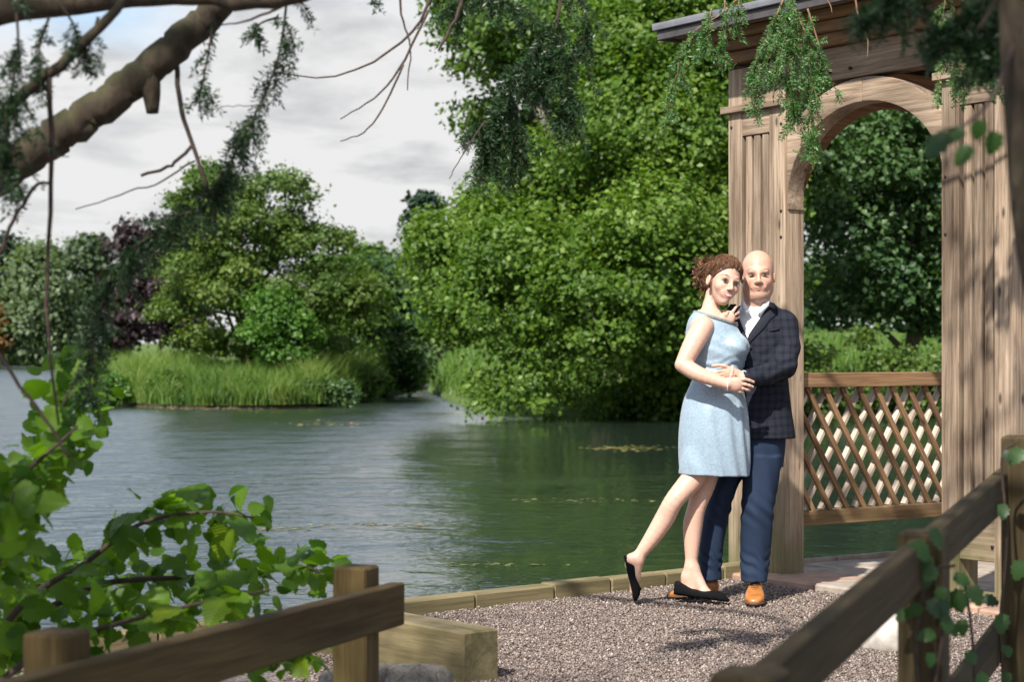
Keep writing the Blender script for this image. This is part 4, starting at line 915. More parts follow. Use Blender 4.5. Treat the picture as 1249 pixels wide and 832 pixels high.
# dress
f = Field(P(818, 592, -.3), P(925, 368, .3), .0055)
f.add(s_loft(DR), .01); f.add(s_cone(P(855, 394, -.035), P(884, 392, .09), .056, .056), .03)
f.add(s_ell(P(897, 424, -.055), (.062, .075, .062)), .035); f.add(s_ell(P(902, 423, .05), (.055, .07, .06)), .035)
zw = P(0, 452)[2]
f.warp(lambda X, Y, Z: .0035*np.sin((Z-zw)*150+6*np.sin(X*22+Y*9)+X*25)*np.exp(-((Z-zw)/.06)**2)+.0022*np.sin((Z-zw-.1)*95+X*40+np.sin(Y*25)*2)*np.exp(-((Z-zw-.09)/.05)**2)
       + .005*np.sin(X*62+Y*55+Z*7+np.sin(Z*9)*1.5)*np.clip((zw-.02-Z)/.28, 0, 1)+.0028*np.sin((Z-zw)*210+X*60-Y*30)*np.exp(-((Z-zw+.01)/.03)**2)+.003*np.sin(X*33-Z*30)*np.exp(-((Z-zw+.12)/.08)**2))
hemz = lambda X, Y, Z: (P(0, 578)[2]-.012*(X-P(828, 0)[0])/.35)-Z
f.keep(hemz); f.keep(lambda X, Y, Z: Z-(P(0, 380)[2]-.35*np.clip(X-P(846, 0)[0], 0, 1)*.9))
f.cut(s_cone(P(859, 396, -.16), P(846, 421, -.18), .062, .058), .008)
V, F = f.mesh(); DRO = mk('dress', V, F, M_DRESS, W, True)
# neckline trim following the dress edge
DI = np.array(sorted(DR)); tr = []
for a in np.linspace(0, 2*np.pi, 40):
    z = P(0, 383)[2]
    for _ in range(4):
        cx, cy, aa, bb = [np.interp(z, DI[:, 0], DI[:, k]) for k in range(1, 5)]; x = cx+aa*math.cos(a); z = P(0, 380)[2]-.315*max(0, x-P(846, 0)[0])
    tr.append((x, cy+bb*math.sin(a), z-.002))
mk('neckline_trim', *tube(np.array(tr), .010, 8), M_TRIM, DRO, True)
br = [WR+.031*(np.array([0, math.cos(a)*.8, math.sin(a)])) for a in np.linspace(0, 6.3, 22)]; mk('bracelet', *tube(np.array(br), .003, 6), M_BRACE, W, True)
# hair: cap of swept locks and a curled bun
r = np.random.default_rng(77); parts = []; tones = []
def lock(pts, r0, tone, taper=.35):
    Q = smooth_curve(pts, 16) @ RW.T*sW+hW; rad = r0*sW*np.r_[np.linspace(.55, 1, 5), np.linspace(1, taper, 11)]
    v, ff = tube(Q, rad, 7); parts.append((v, ff)); tones.extend([tone]*len(ff))
def skull(th, ph, e=0.0):      # th around from the face (0) to the back (pi), ph from ear level to the crown
    return np.array([(.077+e)*math.sin(th)*math.cos(ph), -.018+(.095+e)*math.cos(th)*math.cos(ph), .034+(.087+e)*math.sin(ph)])
BUN = np.array([-.052, -.100, .030]); CR = np.array([0, -.018, .034])
HY, HZ = [-.12, -.06, -.012, .015, .045, .078, .12], [-.075, -.055, .004, .022, .050, .070, .075]
hf = Field(np.array([-.12, -.16, -.12]), np.array([.12, .12, .16]), .0034)
hf.add(s_ell((0, -.020, .036), (.080, .099, .092)), .01); hf.add(s_ell(BUN, (.040, .040, .052)), .03); hf.add(s_ell((-.03, -.085, -.02), (.04, .035, .05)), .03)
hf.warp(lambda X, Y, Z: .0009*np.sin(np.arctan2(X+.02, Z+.10)*70+Y*60+np.sin(Y*60))+.0006*np.sin(X*160+Z*140+Y*60))
hf.keep(lambda X, Y, Z: (np.interp(Y, HY, HZ)+.010-4.0*(X-.022)**2*(Y > 0)-Z)*.8)
v, ff = hf.mesh(); parts.append((v @ RW.T*sW+hW, ff)); tones.extend(np.clip(.28+.15*np.sin(v[ff[:, 0], 0]*140+v[ff[:, 0], 2]*90)+r.normal(0, .08, len(ff)), 0, 1))
def cap(d, e): d = unit(np.asarray(d, float)); return CR+d*np.array([.080+e, .099+e, .092+e])
for k in range(420):           # swept locks from the hairline round to the bun
    sd = -1 if k % 2 else 1; yy = .085-.125*r.random()**1.2; zz_ = np.interp(yy, HY, HZ)+abs(r.normal(0, .010)); xx_ = sd*.082*math.sqrt(max(0.02, 1-((yy+.018)/.1)**2-((zz_-.034)/.1)**2))
    d0 = (np.array([xx_, yy, zz_])-CR)/[.080, .099, .092]; d1 = unit(np.array([sd*.6*abs(d0[0])+.1*sd, .15+.3*r.random(), .75])+r.normal(0, .12, 3)) if yy > .03 else unit(d0+[0, -.6, .35]+r.normal(0, .15, 3)); d2 = unit(np.array([sd*.35, -.75, .45])+r.normal(0, .16, 3))
    lock([cap(d0, .0), cap(d0*.55+d1*.45, .004), cap(d1, .003+.004*r.random()), cap(d1*.4+d2*.6, .003), cap(d2, .002), BUN+r.normal(0, .02, 3)], .0018*r.uniform(.6, 1.5), np.clip(r.beta(2, 2.2), 0, 1), .6)
for k in range(150):            # bun curls
    c0_ = BUN+r.normal(0, 1, 3)*[.022, .018, .030]+[0, 0, -.008]; ax = unit(r.normal(0, 1, 3)); b1_ = unit(np.cross(ax, [.3, .5, .8])); b2_ = np.cross(ax, b1_); rr_ = r.uniform(.008, .018)
    lock([c0_+rr_*(b1_*math.cos(a)+b2_*math.sin(a))+ax*a*.003 for a in np.linspace(0, r.uniform(3.0, 6.0), 7)], .0034*r.uniform(.6, 1.3), np.clip(r.beta(2.2, 1.5), 0, 1), .5)
for k in range(14):            # loose tendrils at the nape and ear
    s0_ = BUN+np.array([r.uniform(-.02, .03), r.uniform(-.01, .03), -.03-r.random()*.02]); ln = r.uniform(.05, .10); ph = r.uniform(0, 6)
    lock([s0_+np.array([.008*math.sin(ph+q*8), .006*math.cos(ph+q*8), -ln*q]) for q in np.linspace(0, 1, 7)], .0026, r.uniform(.5, 1), .3)
lock([np.array([-.074+.004*math.sin(q*7), .012-.006*q, .02-.085*q]) for q in np.linspace(0, 1, 7)], .0022, .6, .3)
for k in range(620):           # fine strands and flyaways over the locks
    sd = -1 if k % 2 else 1; yy = .088-.13*r.random(); zz_ = np.interp(yy, HY, HZ)+abs(r.normal(0, .016)); xx_ = sd*.082*math.sqrt(max(0.02, 1-((yy+.018)/.1)**2-((zz_-.034)/.1)**2)); e_ = abs(r.normal(.004, .003))
    d0 = (np.array([xx_, yy, zz_])-CR)/[.080, .099, .092]; d1 = unit(np.array([sd*.6*abs(d0[0])+.1*sd, .2+.3*r.random(), .75])+r.normal(0, .14, 3)); d2 = unit(np.array([sd*.35, -.75, .35])+r.normal(0, .25, 3))
    Q = smooth_curve([cap(d0, -.003), cap(d0*.6+d1*.4, e_), cap(d1, e_), cap(d1*.4+d2*.6, e_), BUN+r.normal(0, .03, 3)], 11) @ RW.T*sW+hW; v, ff = tube(Q, .0011, 4, False); parts.append((v, ff)); tones.extend([np.clip(r.beta(2.2, 2), 0, 1)]*len(ff))
V, F = joinm(parts); mk('hair', V, F, M_HAIR, W, True, attr=np.array(tones))
# flats
pr = [(0, .018, .074), (.05, .034, .078), (.2, .040, .066), (.4, .042, .050), (.6, .048, .050), (.75, .048, .054), (.9, .038, .042), (1.0, .016, .022)]
o, fr = shoe(W, 'shoe', H1-[.012, 0, 0], T1, (0, 0, 1), pr, M_SUEDE)
o2_, fr2 = shoe(W, 'shoe', H2, T2, (.97, 0, .22), pr, M_SUEDE)
for sh_o, (h, d, s, u, L_) in ((o, fr), (o2_, fr2)):
    c = h+d*L_*.76+u*.045
    mk('bow', *joinm([blob(c+s*.013, (.013, .016, .009), 4, .3, 10, 8), blob(c-s*.013, (.013, .016, .009), 5, .3, 10, 8), blob(c, (.007, .007, .009), 6, .1, 8, 6)]), M_SUEDE, sh_o, True)
mk('shoe_buckle', *blob(fr2[0]+fr2[1]*fr2[4]*.80+fr2[3]*.05, (.005, .006, .006), 2, .1, 8, 6), plain('gold_metal', (.75, .45, .12), .3), o2_, True)

# ---- the man
M_ = thing('person', 'bald man in navy checked jacket, white shirt and navy trousers against the pavilion pier', 'person', (P(915, 735)[0], YP+.1, 0.0))
hM = P(924.5, 335.5, .10); RM = head_axes(R(-6), R(-1), R(2)); sM = 1.085
JK = [row(372, 906, 944, .06, .15), row(378, 896, 952, .085, .15), row(386, 889, 960, .105, .14), row(396, 886, 964, .12, .14), row(412, 886, 965, .13, .13), row(440, 888, 962, .135, .13), row(465, 889, 961, .135, .13), row(500, 889, 965, .14, .13), row(540, 887, 971, .145, .13)]
MW = P(906, 461.5, -.165)
f = Field(P(840, 740, -.42)-[0, 0, .05], P(985, 298, .45)+[0, 0, .03], .009, [(hM-.13, hM+.13, .0026), (P(856, 476, -.3), P(912, 440, -.05), .003)])
f.add(s_loft([(z, cx, cy, a-.035, b-.035) for z, cx, cy, a, b in JK[:-1]]), .01)
chain(f, [P(923, 356, .12), P(922, 372, .13), P(922, 390, .14)], [.062, .064, .075], .03)
chain(f, [P(955, 398, .12), P(956, 446, .01), P(930, 456, -.08), MW], [.045, .038, .034, .029], .02)
chain(f, [P(897, 400, .2), P(868, 428, .26), P(852, 447, .15)], [.045, .038, .03], .02)
chain(f, [P(932, 540, .1), P(925, 620, .08), P(920, 700, .08)], [.07, .05, .035], .02); chain(f, [P(905, 540, .16), P(876, 620, .18), P(868, 700, .2)], [.07, .05, .035], .02)
hand(f, MW, P(890, 456, -.165), [([P(884, 452, -.163), P(877, 453.5, -.165), P(871, 456, -.158), P(866, 459, -.148)], .0098), ([P(883, 456, -.163), P(875, 458.5, -.165), P(869, 461, -.158), P(864, 463.5, -.148)], .0102),
     ([P(884, 460, -.163), P(876, 463, -.163), P(871, 465.5, -.156), P(867, 468, -.148)], .0098), ([P(886, 464, -.16), P(879, 467, -.16), P(875, 469.5, -.152)], .0088)],
     ([P(892, 451, -.168), P(884, 446.5, -.17), P(877, 445.5, -.165), P(869.5, 446.5, -.158)], .0105), (0.1, 1, .1))
lh = P(850, 449, .13); hand(f, lh, lh+[-.03, -.05, -.01], [([lh+[-.03, -.06, .02-.018*i], lh+[-.01, -.10, .02-.018*i], lh+[.02, -.12, .02-.018*i]], .0095) for i in range(4)], ([lh+[-.02, -.03, .03], lh+[-.01, -.06, .05], lh+[.01, -.08, .055]], .01), (1, .3, 0))
head(f, hM, RM, sM, True)
V, F = f.mesh(); col = face_paint(V, hM, RM, sM, SKM, (.46, .19, .155), (.20, .12, .085), True)
body = mk('body', V, F, M_SKIN, M_, True, vcol=col); eyes(M_, body, hM, RM, sM, True)
# shirt
f = Field(P(880, 440, -.1), P(960, 360, .35), .0055); f.add(s_loft([(z, cx, cy, a-.014, b-.014) for z, cx, cy, a, b in JK]), .01)
f.add(s_cone(P(922, 370, .13), P(922, 388, .135), .072, .082), .02)
f.keep(lambda X, Y, Z: Z-(P(0, 366.5, .1)[2]-.45*np.clip(P(0, 0, .13)[1]-Y, 0, 1)))
f.cut(s_cone(P(921, 362, .06), P(918, 381, .03), .030, .012), .006)
V, F = f.mesh(); sh_ = mk('shirt', V, F, M_SHIRT, M_, True)
for sx in (-1, 1):             # collar wings
    a = P(921.5+sx*16, 364, .075); b = P(919+sx*4, 380, .028); c = P(919+sx*9, 383, .024); d = P(921+sx*17.5, 372, .05)
    q = np.array([a, d, c, b]); nn = np.array([0, -.006, 0]); V = np.concatenate([q+nn, q-nn]); mk('collar', V, [(0, 1, 2, 3), (7, 6, 5, 4), (0, 4, 5, 1), (1, 5, 6, 2), (2, 6, 7, 3), (3, 7, 4, 0)], M_SHIRT, sh_)
cu = unit(P(920, 459.5, -.12)-MW); mk('shirt_cuff', *tube([MW+cu*.006, MW+cu*.02, MW+cu*.06], [.0385, .0395, .041], 18), M_SHIRT, sh_, True)
# jacket
jt = s_loft(JK, 0.0, 2.3)
f = Field(P(834, 546, -.38), P(988, 362, .45), .0058)
f.add(jt, .01)
f.add(s_cone(P(955, 392, .12), P(900, 391, .17), .060, .058), .03)
chain(f, [P(958, 396, .11), P(961, 424, .065), P(957, 447, .005)], [.067, .062, .060], .02)
chain(f, [P(957, 447, .005), P(935, 457, -.075), P(911, 462, -.150)], [.060, .053, .046], .02)
chain(f, [P(896, 400, .2), P(866, 428, .26), P(850, 448, .16)], [.066, .058, .044], .02)
EL_ = P(957, 447, .0); 
f.warp(lambda X, Y, Z: .0045*np.sin((Z-EL_[2])*105-(X-EL_[0])*60+np.sin(Y*30)*1.5)*np.exp(-((X-EL_[0]+.03)**2+(Z-EL_[2]-.02)**2)/.0085)
       + .004*np.sin((X-EL_[0])*110+Z*35)*np.exp(-((X-P(928, 0)[0])**2/.006+(Z-P(0, 460)[2])**2/.004))*(Y < YP+.02)
       + .003*np.sin(Z*60+X*30)*np.exp(-((X-P(945, 0)[0])**2+(Z-P(0, 420)[2])**2)/.006))
f.keep(lambda X, Y, Z: (P(0, 536, .0)[2])-Z+.0*X)
f.keep(lambda X, Y, Z: Z-(P(0, 372, .13)[2]))
# V opening: wedge in front of the shirt
vx0, vx1, vz0, vz1 = P(913, 0, .0)[0], 0, P(0, 412, .0)[2], P(0, 368, .05)[2]
def vee(X, Y, Z):
    t = np.clip((Z-vz0)/(vz1-vz0), -.3, 1.3); l = P(911, 0, .03)[0]+(P(895, 0, .03)[0]-P(911, 0, .03)[0])*t; r_ = P(912, 0, .03)[0]+(P(941, 0, .03)[0]-P(912, 0, .03)[0])*t
    return np.maximum(np.maximum(l-X, X-r_), Y-(YP+.16))
f.cut((vee, np.array([P(890, 0)[0], YP-.2, vz0-.05]), np.array([P(950, 0)[0], YP+.16, vz1+.06])), .004)
V, F = f.mesh(); JKO = mk('jacket', V, F, M_JACKET, M_, True)
def surf(x, y, e=.004, prim=jt):      # jacket front surface under a photo pixel
    for Y in np.arange(YP-.14, YP+.2, .002):
        p = at(x, y, Y)
        if prim[0](np.array(p[0]), np.array(p[1]), np.array(p[2])) < e: return p
    return at(x, y, YP)
def flap(name, rows, mat, th=.006):
    "thin cloth piece over the jacket: rows of (left pixel, right pixel) points"
    n = 6; V = []
    for (xa, ya, xb, yb) in rows:
        for k in range(n): q = k/(n-1); V.append(surf(xa+(xb-xa)*q, ya+(yb-ya)*q, .005)+[0, -.004*math.sin(q*math.pi), 0])
    V = np.array(V); m = len(V); W_ = len(rows); V = np.concatenate([V, V+[0, th, 0]]); F = []
    for i in range(W_-1):
        for k in range(n-1): a = i*n+k; F += [(a, a+1, a+n+1, a+n), (m+a+n, m+a+n+1, m+a+1, m+a)]
    for i in range(W_-1): a = i*n; F += [(a, a+n, m+a+n, m+a), (a+n-1, m+a+n-1, m+a+2*n-1, a+2*n-1)]
    for k in range(n-1): F += [(k, m+k, m+k+1, k+1), ((W_-1)*n+k, (W_-1)*n+k+1, m+(W_-1)*n+k+1, m+(W_-1)*n+k)]
    return mk(name, V, F, mat, JKO, True)
M_LAPEL = plain('navy_lapel_cloth', (.018, .020, .029), .8, .2, 300, .0004, spec=.15)
flap('lapel', [(939, 368, 945, 370), (936.5, 374, 949, 378), (932, 382, 947, 385), (928.5, 386, 940, 390), (923, 394, 934, 399), (917.5, 402, 926, 407), (913.5, 408, 919, 414), (912, 414, 914, 420)], M_LAPEL)
flap('lapel', [(891, 371, 898, 371), (886.5, 378, 898.5, 378), (886, 386, 901, 386), (889, 394, 904, 394), (896, 402, 907, 402), (904, 409, 910, 409), (909, 415, 911.5, 415)], M_LAPEL)
flap('pocket_flap', [(942, 464, 958, 464), (942, 467, 958, 467.5), (942.5, 470, 957.5, 470.5)], M_LAPEL, .004)
flap('breast_pocket', [(938, 402, 951, 400), (938.3, 404.5, 951.3, 402.5)], M_LAPEL, .003)
for yb in (424, 449): cb_ = surf(915.5, yb, .008); mk('button', *blob(cb_, (.008, .004, .008), 3, .05, 12, 8), M_LASH, JKO, True)
c = surf(937, 376.5, .014); mk('buttonhole', *tube([c+[-.008, 0, 0], c+[.008, 0, .002]], .0018, 6), M_RED, JKO)
# trousers
def leg(rows, fold):
    f.add(s_loft(rows, 0.0, 2.2), .012)
f = Field(P(840, 716, -.15)-[0, 0, .02], P(985, 515, .45), .006)
leg([row(518, 892, 958, .12, .13), row(545, 893, 957, .125, .13), row(570, 893, 955, .12, .13)], 0)
leg([row(556, 907, 954, .105, .10), row(585, 905.5, 949.5, .10, .09), row(620, 905, 944.5, .088, .07), row(650, 903.5, 941.5, .082, .08), row(680, 902.5, 938.5, .08, .09), row(700, 903, 937, .082, .08), row(709, 904, 936, .085, .08)], 1)
leg([row(556, 888, 925, .10, .16), row(585, 872, 904, .095, .17), row(610, 863, 893, .088, .17), row(640, 856, 887, .08, .19), row(670, 853, 882, .078, .20), row(695, 853, 879, .08, .21), row(707, 853, 880, .085, .21)], 2)
za = P(0, 690)[2]; zk = P(0, 625)[2]
f.warp(lambda X, Y, Z: .0038*np.sin((Z-za)*110+X*75+np.sin(X*50+Y*40)*2.2)*np.exp(-((Z-za)/.06)**2)+.004*np.sin((Z-zk)*75+X*70)*np.exp(-((Z-zk)/.07)**2)+.0025*np.sin(X*60+Y*35+Z*12))
V, F = f.mesh(); mk('trousers', V, F, M_TROUS, M_, True)
# brogues
pr = [(0, .018, .085), (.05, .034, .092), (.2, .037, .095), (.38, .038, .090), (.55, .046, .075), (.72, .050, .058), (.88, .044, .048), (1.0, .016, .028)]
for hl, to in (((P(923, 0, .1)[0], YP+.15, 0), (P(918.5, 0, -.1)[0], YP-.15, 0)), ((P(876, 0, .2)[0], YP+.22, 0), (P(814, 0, .2)[0], YP+.17, 0))):
    o, (h, d, s, u, L_) = shoe(M_, 'shoe', hl, to, (0, 0, 1), pr, M_TAN, .018, M_SOLE)
    lc = []
    for k in range(4):
        c = h+d*L_*(.44+.055*k)+u*(.090-.0085*k); lc.append(tube([c-s*.022, c+u*.006, c+s*.022], .0028, 6))
    mk('laces', *joinm(lc), M_SOLE, o, True)

# ------------------------------------------------------------------ the overhanging yew
YB = (-6.2, 3.2, -.4)
YW = thing('yew_tree', 'old yew whose mossy limb and drooping dark sprays hang over the lake view', 'tree', YB)
ry = np.random.default_rng(51)
def limb(pts, rad, n=20, sides=10, mat=M_BARK, name='limb', parent=YW, wob=0.0):
    C = smooth_curve(pts, n); rad = np.interp(np.linspace(0, 1, n), np.linspace(0, 1, len(rad)), rad)
    if wob: C[1:-1] += ry.normal(0, wob, (n-2, 3)); rad = rad*(1+ry.normal(0, .022, n))
    V, F = tube(C, rad, sides); o = mk(name, V, F, mat, parent, True); return C
px = lambda L_, Y: [at(x, y, Y) for x, y in L_]
hub = np.array([-4.6, 4.3, 2.6]); fork = np.array([-5.62, 3.62, .95])
C = smooth_curve([np.array(YB)+[0, 0, -.2], np.array([-6.0, 3.4, .3]), fork, np.array([-5.2, 3.9, 2.0]), np.array([-4.6, 4.2, 3.2]), np.array([-4.0, 4.2, 5.0])], 20)
V, F = tube(C, np.linspace(.42, .16, 20), 16); mk('trunk', V, F, M_BARK, YW, True)
cl = limb([fork, at(-1300, 560, 4.4), at(-800, 530, 4.7), at(-400, 440, 4.9), at(-160, 322, 5.0), at(0, 212, 5.0), at(90, 152, 5.0), at(150, 110, 5.0), at(215, 55, 5.0), at(262, 8, 5.0), at(330, -60, 4.9), at(480, -190, 4.6)], [.14, .12, .10, .08, .065, .051, .048, .046, .043, .040, .036, .03], 110, 18, wob=.0035)
limb([hub+[0, 0, .6], at(-900, -150, 4.5), at(-450, 60, 4.6), at(-180, 45, 4.6), at(-20, 16, 4.6), at(90, 2, 4.6), at(200, -8, 4.6), at(320, -2, 4.5), at(420, -30, 4.4), at(640, -120, 4.4)], [.09, .08, .06, .045, .036, .03, .028, .024, .02, .01], 44, 10, wob=.003)
limb([fork+[.25, .2, .7], at(-1000, 420, 4.3), at(-450, 400, 4.4), at(-150, 262, 4.4), at(-10, 150, 4.4), at(40, 105, 4.4), at(80, 72, 4.4), at(130, 25, 4.4), at(170, -25, 4.4)], [.06, .045, .03, .022, .016, .0145, .013, .012, .008], 34, 9, wob=.002)
limb([at(176, 92, 5.0), at(184, 112, 4.99), at(186, 138, 4.99)], [.045, .026, .016], 8, 9)                       # broken stub
TW = [([(60, 85), (62, 150), (62, 230), (58, 330), (60, 420), (72, 520)], 4.4, .0075, .003), ([(0, 310), (18, 265), (42, 228), (62, 222)], 4.4, .005, .004), ([(-20, 400), (10, 450), (50, 505), (85, 560)], 4.3, .005, .004),
      ([(215, 72), (219, 120), (226, 150), (245, 205), (256, 245)], 5.0, .008, .005), ([(92, 255), (150, 236), (195, 222), (238, 196)], 5.0, .0015, .003), ([(172, 214), (205, 203), (222, 190), (233, 178)], 5.0, .0045, .005),
      ([(333, 88), (400, 94), (460, 72), (500, 40), (523, 5), (540, -40)], 6.0, .002, .0065), ([(415, 145), (440, 130), (470, 108), (492, 75), (523, 12)], 6.0, .0018, .005), ([(415, 172), (445, 160), (470, 128), (492, 78)], 6.0, .0018, .004),
      ([(488, -30), (490, 20), (500, 55), (497, 110)], 6.0, .005, .002), ([(575, -50), (560, 10), (535, 62)], 6.0, .008, .004), ([(548, 218), (566, 185), (590, 150)], 6.5, .0015, .003), ([(270, 130), (330, 128)], 5.0, .001, .0015), ([(270, 30), (310, 22), (360, 0), (420, -25)], 4.8, .002, .006),
      ([(66, 190), (85, 190)], 4.4, .002, .001), ([(64, 192), (35, 192)], 4.4, .002, .001)]
for pts, Y, r0, r1 in TW: limb(px(pts, Y), [r0, r1], 14, 6, M_TWIG, 'twig', wob=.0015)
def spray(main, ntw, tl, mat, nl=.023, nw=.0055, name='foliage_spray', parent=YW, hang=.75, r0=.004, dens=1.0, seed=0, twmat=M_TWIG, start=.0):
    "a drooping shoot with side twigs, each set with two ranks of needles"
    r = np.random.default_rng(seed); C = smooth_curve(main, 30); tb = [tube(C, np.linspace(r0, r0*.3, 30), 5)]; NC, ND, NS = [], [], []
    T = unit(np.gradient(C, axis=0))
    for k in range(ntw):
        i = int((start+(1-start)*r.random()**.8)*29); p = C[i]; d = unit(T[i]*.35+unit(r.normal(0, 1, 3))*[1, 1, .6]+[0, 0, -hang]); ln = tl*r.uniform(.45, 1.25); m = max(4, int(ln/.0055*dens)); q = np.linspace(0, 1, m)[:, None]
        pts = p+d*ln*q+np.array([0, 0, -1])*ln*.35*q**2
        tb.append(tube(pts[::max(1, m//4)], .0012, 3, False)); s = unit(np.cross(d, r.normal(0, 1, 3)))
        for sg in (-1, 1):
            NC.append(pts); ND.append(s*sg*.85+d*.5+r.normal(0, .22, (m, 3))); NS.append(np.full(m, 1.0)*(.75+.35*np.sin(q[:, 0]*2.6)))
        if r.random() < .6:
            NC.append(pts); ND.append(np.array([0, 0, .6])+d*.5+r.normal(0, .4, (m, 3))); NS.append(np.full(m, .8))
        for b in range(int(r.integers(1, 4))):           # side shoots
            j = int(r.integers(1, m)); d2 = unit(d+r.normal(0, .8, 3)+[0, 0, -hang*.5]); l2 = ln*.45; m2 = max(3, int(l2/.0055*dens)); p2 = pts[j]+d2*l2*np.linspace(0, 1, m2)[:, None]; s2 = unit(np.cross(d2, r.normal(0, 1, 3)))
            for sg in (-1, 1): NC.append(p2); ND.append(s2*sg*.85+d2*.5+r.normal(0, .2, (m2, 3))); NS.append(np.full(m2, .9))
    NC = np.concatenate(NC); ND = unit(np.concatenate(ND)); NS = np.concatenate(NS)[:, None]*nl*r.uniform(.8, 1.2, (len(NC), 1)); n = len(NC)
    w = unit(np.cross(ND, r.normal(0, 1, (n, 3))))*nw*.5
    V = np.stack([NC-w*.6, NC+ND*NS*.5-w, NC+ND*NS, NC+ND*NS*.5+w], 1).reshape(-1, 3); i = np.arange(n)[:, None]*4
    F = np.concatenate([i+[[0, 1, 2]], i+[[0, 2, 3]]], 1).reshape(-1, 3)
    o = mk(name, V, F, mat, parent, attr=np.repeat(np.clip(r.beta(2, 2, n)*.8+.25*(NS[:, 0] < nl*.8), 0, 1), 2))
    o['kind'] = 'stuff'; v, f2 = joinm(tb); mk('shoot', v, f2, twmat, o, True); return o
SP_ = [([(352, -20), (345, 40), (335, 85), (315, 130), (298, 165)], 5.0, 46, .10), ([(300, 160), (283, 195), (268, 230), (240, 258), (205, 280)], 5.0, 70, .085), ([(205, 280), (165, 300), (140, 335), (128, 365)], 4.9, 60, .09), ([(128, 360), (118, 400), (112, 440), (110, 490)], 4.9, 60, .075),
       ([(240, 258), (215, 262), (185, 262)], 4.9, 24, .06), ([(262, 10), (255, 60), (245, 110), (240, 125)], 4.9, 26, .06), ([(255, 245), (262, 225), (285, 190)], 5.0, 20, .055), ([(340, 20), (315, 30), (300, 55)], 5.0, 16, .05), ([(18, -10), (22, 60), (10, 130), (5, 200)], 4.3, 46, .10), ([(-10, 60), (-5, 160), (15, 230)], 4.3, 36, .09),
       ([(70, 0), (90, 30), (98, 60)], 4.4, 16, .07), ([(120, 20), (110, 55), (104, 75)], 4.4, 14, .05), ([(60, 20), (48, 60), (50, 100)], 4.4, 22, .06), ([(175, 290), (205, 275), (265, 225)], 5.0, 26, .05), ([(20, 215), (24, 235), (18, 250)], 4.6, 10, .04), ([(448, -15), (455, 2)], 5.5, 6, .04)]
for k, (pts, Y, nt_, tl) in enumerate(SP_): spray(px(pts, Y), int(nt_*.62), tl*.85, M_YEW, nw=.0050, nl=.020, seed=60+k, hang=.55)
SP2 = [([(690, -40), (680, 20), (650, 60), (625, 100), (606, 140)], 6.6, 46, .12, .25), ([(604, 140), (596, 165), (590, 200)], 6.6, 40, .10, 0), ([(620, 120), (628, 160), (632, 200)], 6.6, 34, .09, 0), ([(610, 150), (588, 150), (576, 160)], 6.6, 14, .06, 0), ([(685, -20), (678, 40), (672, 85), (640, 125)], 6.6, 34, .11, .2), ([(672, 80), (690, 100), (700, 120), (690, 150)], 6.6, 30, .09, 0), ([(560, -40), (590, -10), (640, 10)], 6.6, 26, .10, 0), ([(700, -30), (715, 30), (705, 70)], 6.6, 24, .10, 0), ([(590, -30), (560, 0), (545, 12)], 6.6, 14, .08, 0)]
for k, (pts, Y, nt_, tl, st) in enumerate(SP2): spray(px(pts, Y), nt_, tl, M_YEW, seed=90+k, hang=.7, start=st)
# fresh green sprays hanging in the sun in front of the pavilion
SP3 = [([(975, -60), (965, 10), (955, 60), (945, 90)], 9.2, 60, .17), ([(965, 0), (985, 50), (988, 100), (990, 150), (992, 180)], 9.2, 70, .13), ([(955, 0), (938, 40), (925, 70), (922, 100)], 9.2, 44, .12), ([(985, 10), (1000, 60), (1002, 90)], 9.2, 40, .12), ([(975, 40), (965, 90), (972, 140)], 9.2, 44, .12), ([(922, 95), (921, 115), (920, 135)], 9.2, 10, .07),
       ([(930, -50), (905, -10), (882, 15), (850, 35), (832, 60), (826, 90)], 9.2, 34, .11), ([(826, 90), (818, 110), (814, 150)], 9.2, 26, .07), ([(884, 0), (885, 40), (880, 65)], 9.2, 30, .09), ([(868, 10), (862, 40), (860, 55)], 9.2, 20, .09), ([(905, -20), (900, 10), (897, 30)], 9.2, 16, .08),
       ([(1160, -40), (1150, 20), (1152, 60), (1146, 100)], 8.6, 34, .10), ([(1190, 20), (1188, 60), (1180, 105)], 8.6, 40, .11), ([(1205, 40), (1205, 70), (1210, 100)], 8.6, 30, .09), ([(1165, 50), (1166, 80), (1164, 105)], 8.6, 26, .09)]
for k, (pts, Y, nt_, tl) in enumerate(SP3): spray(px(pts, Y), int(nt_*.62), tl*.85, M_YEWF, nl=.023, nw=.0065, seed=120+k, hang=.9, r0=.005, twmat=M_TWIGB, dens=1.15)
limb([hub+[0, 0, 1.8], np.array([-2.0, 6.0, 5.0]), np.array([-.9, 7.6, 4.7]), np.array([.0, 8.7, 4.3]), at(800, -130, 9.1), at(930, -60, 9.2), at(985, -60, 9.2), at(1160, -80, 8.7), at(1260, -60, 8.6)], [.09, .08, .06, .05, .025, .016, .014, .01, .005], 34, 8)
limb([np.array([-2.0, 6.0, 5.0]), at(560, -240, 6.6), at(690, -60, 6.6), at(760, -60, 6.8)], [.05, .03, .01, .006], 18, 7)
limb([at(1040, -30, 9.2), at(1047, 20, 9.2), at(1058, 45, 9.2), at(1058, 72, 9.2)], [.006, .005, .004, .002], 12, 5, M_TWIGB, 'twig'); limb([at(1000, -10, 9.2), at(1012, 4, 9.2), at(1015, 16, 9.2)], [.004, .002], 8, 5, M_TWIGB, 'twig')
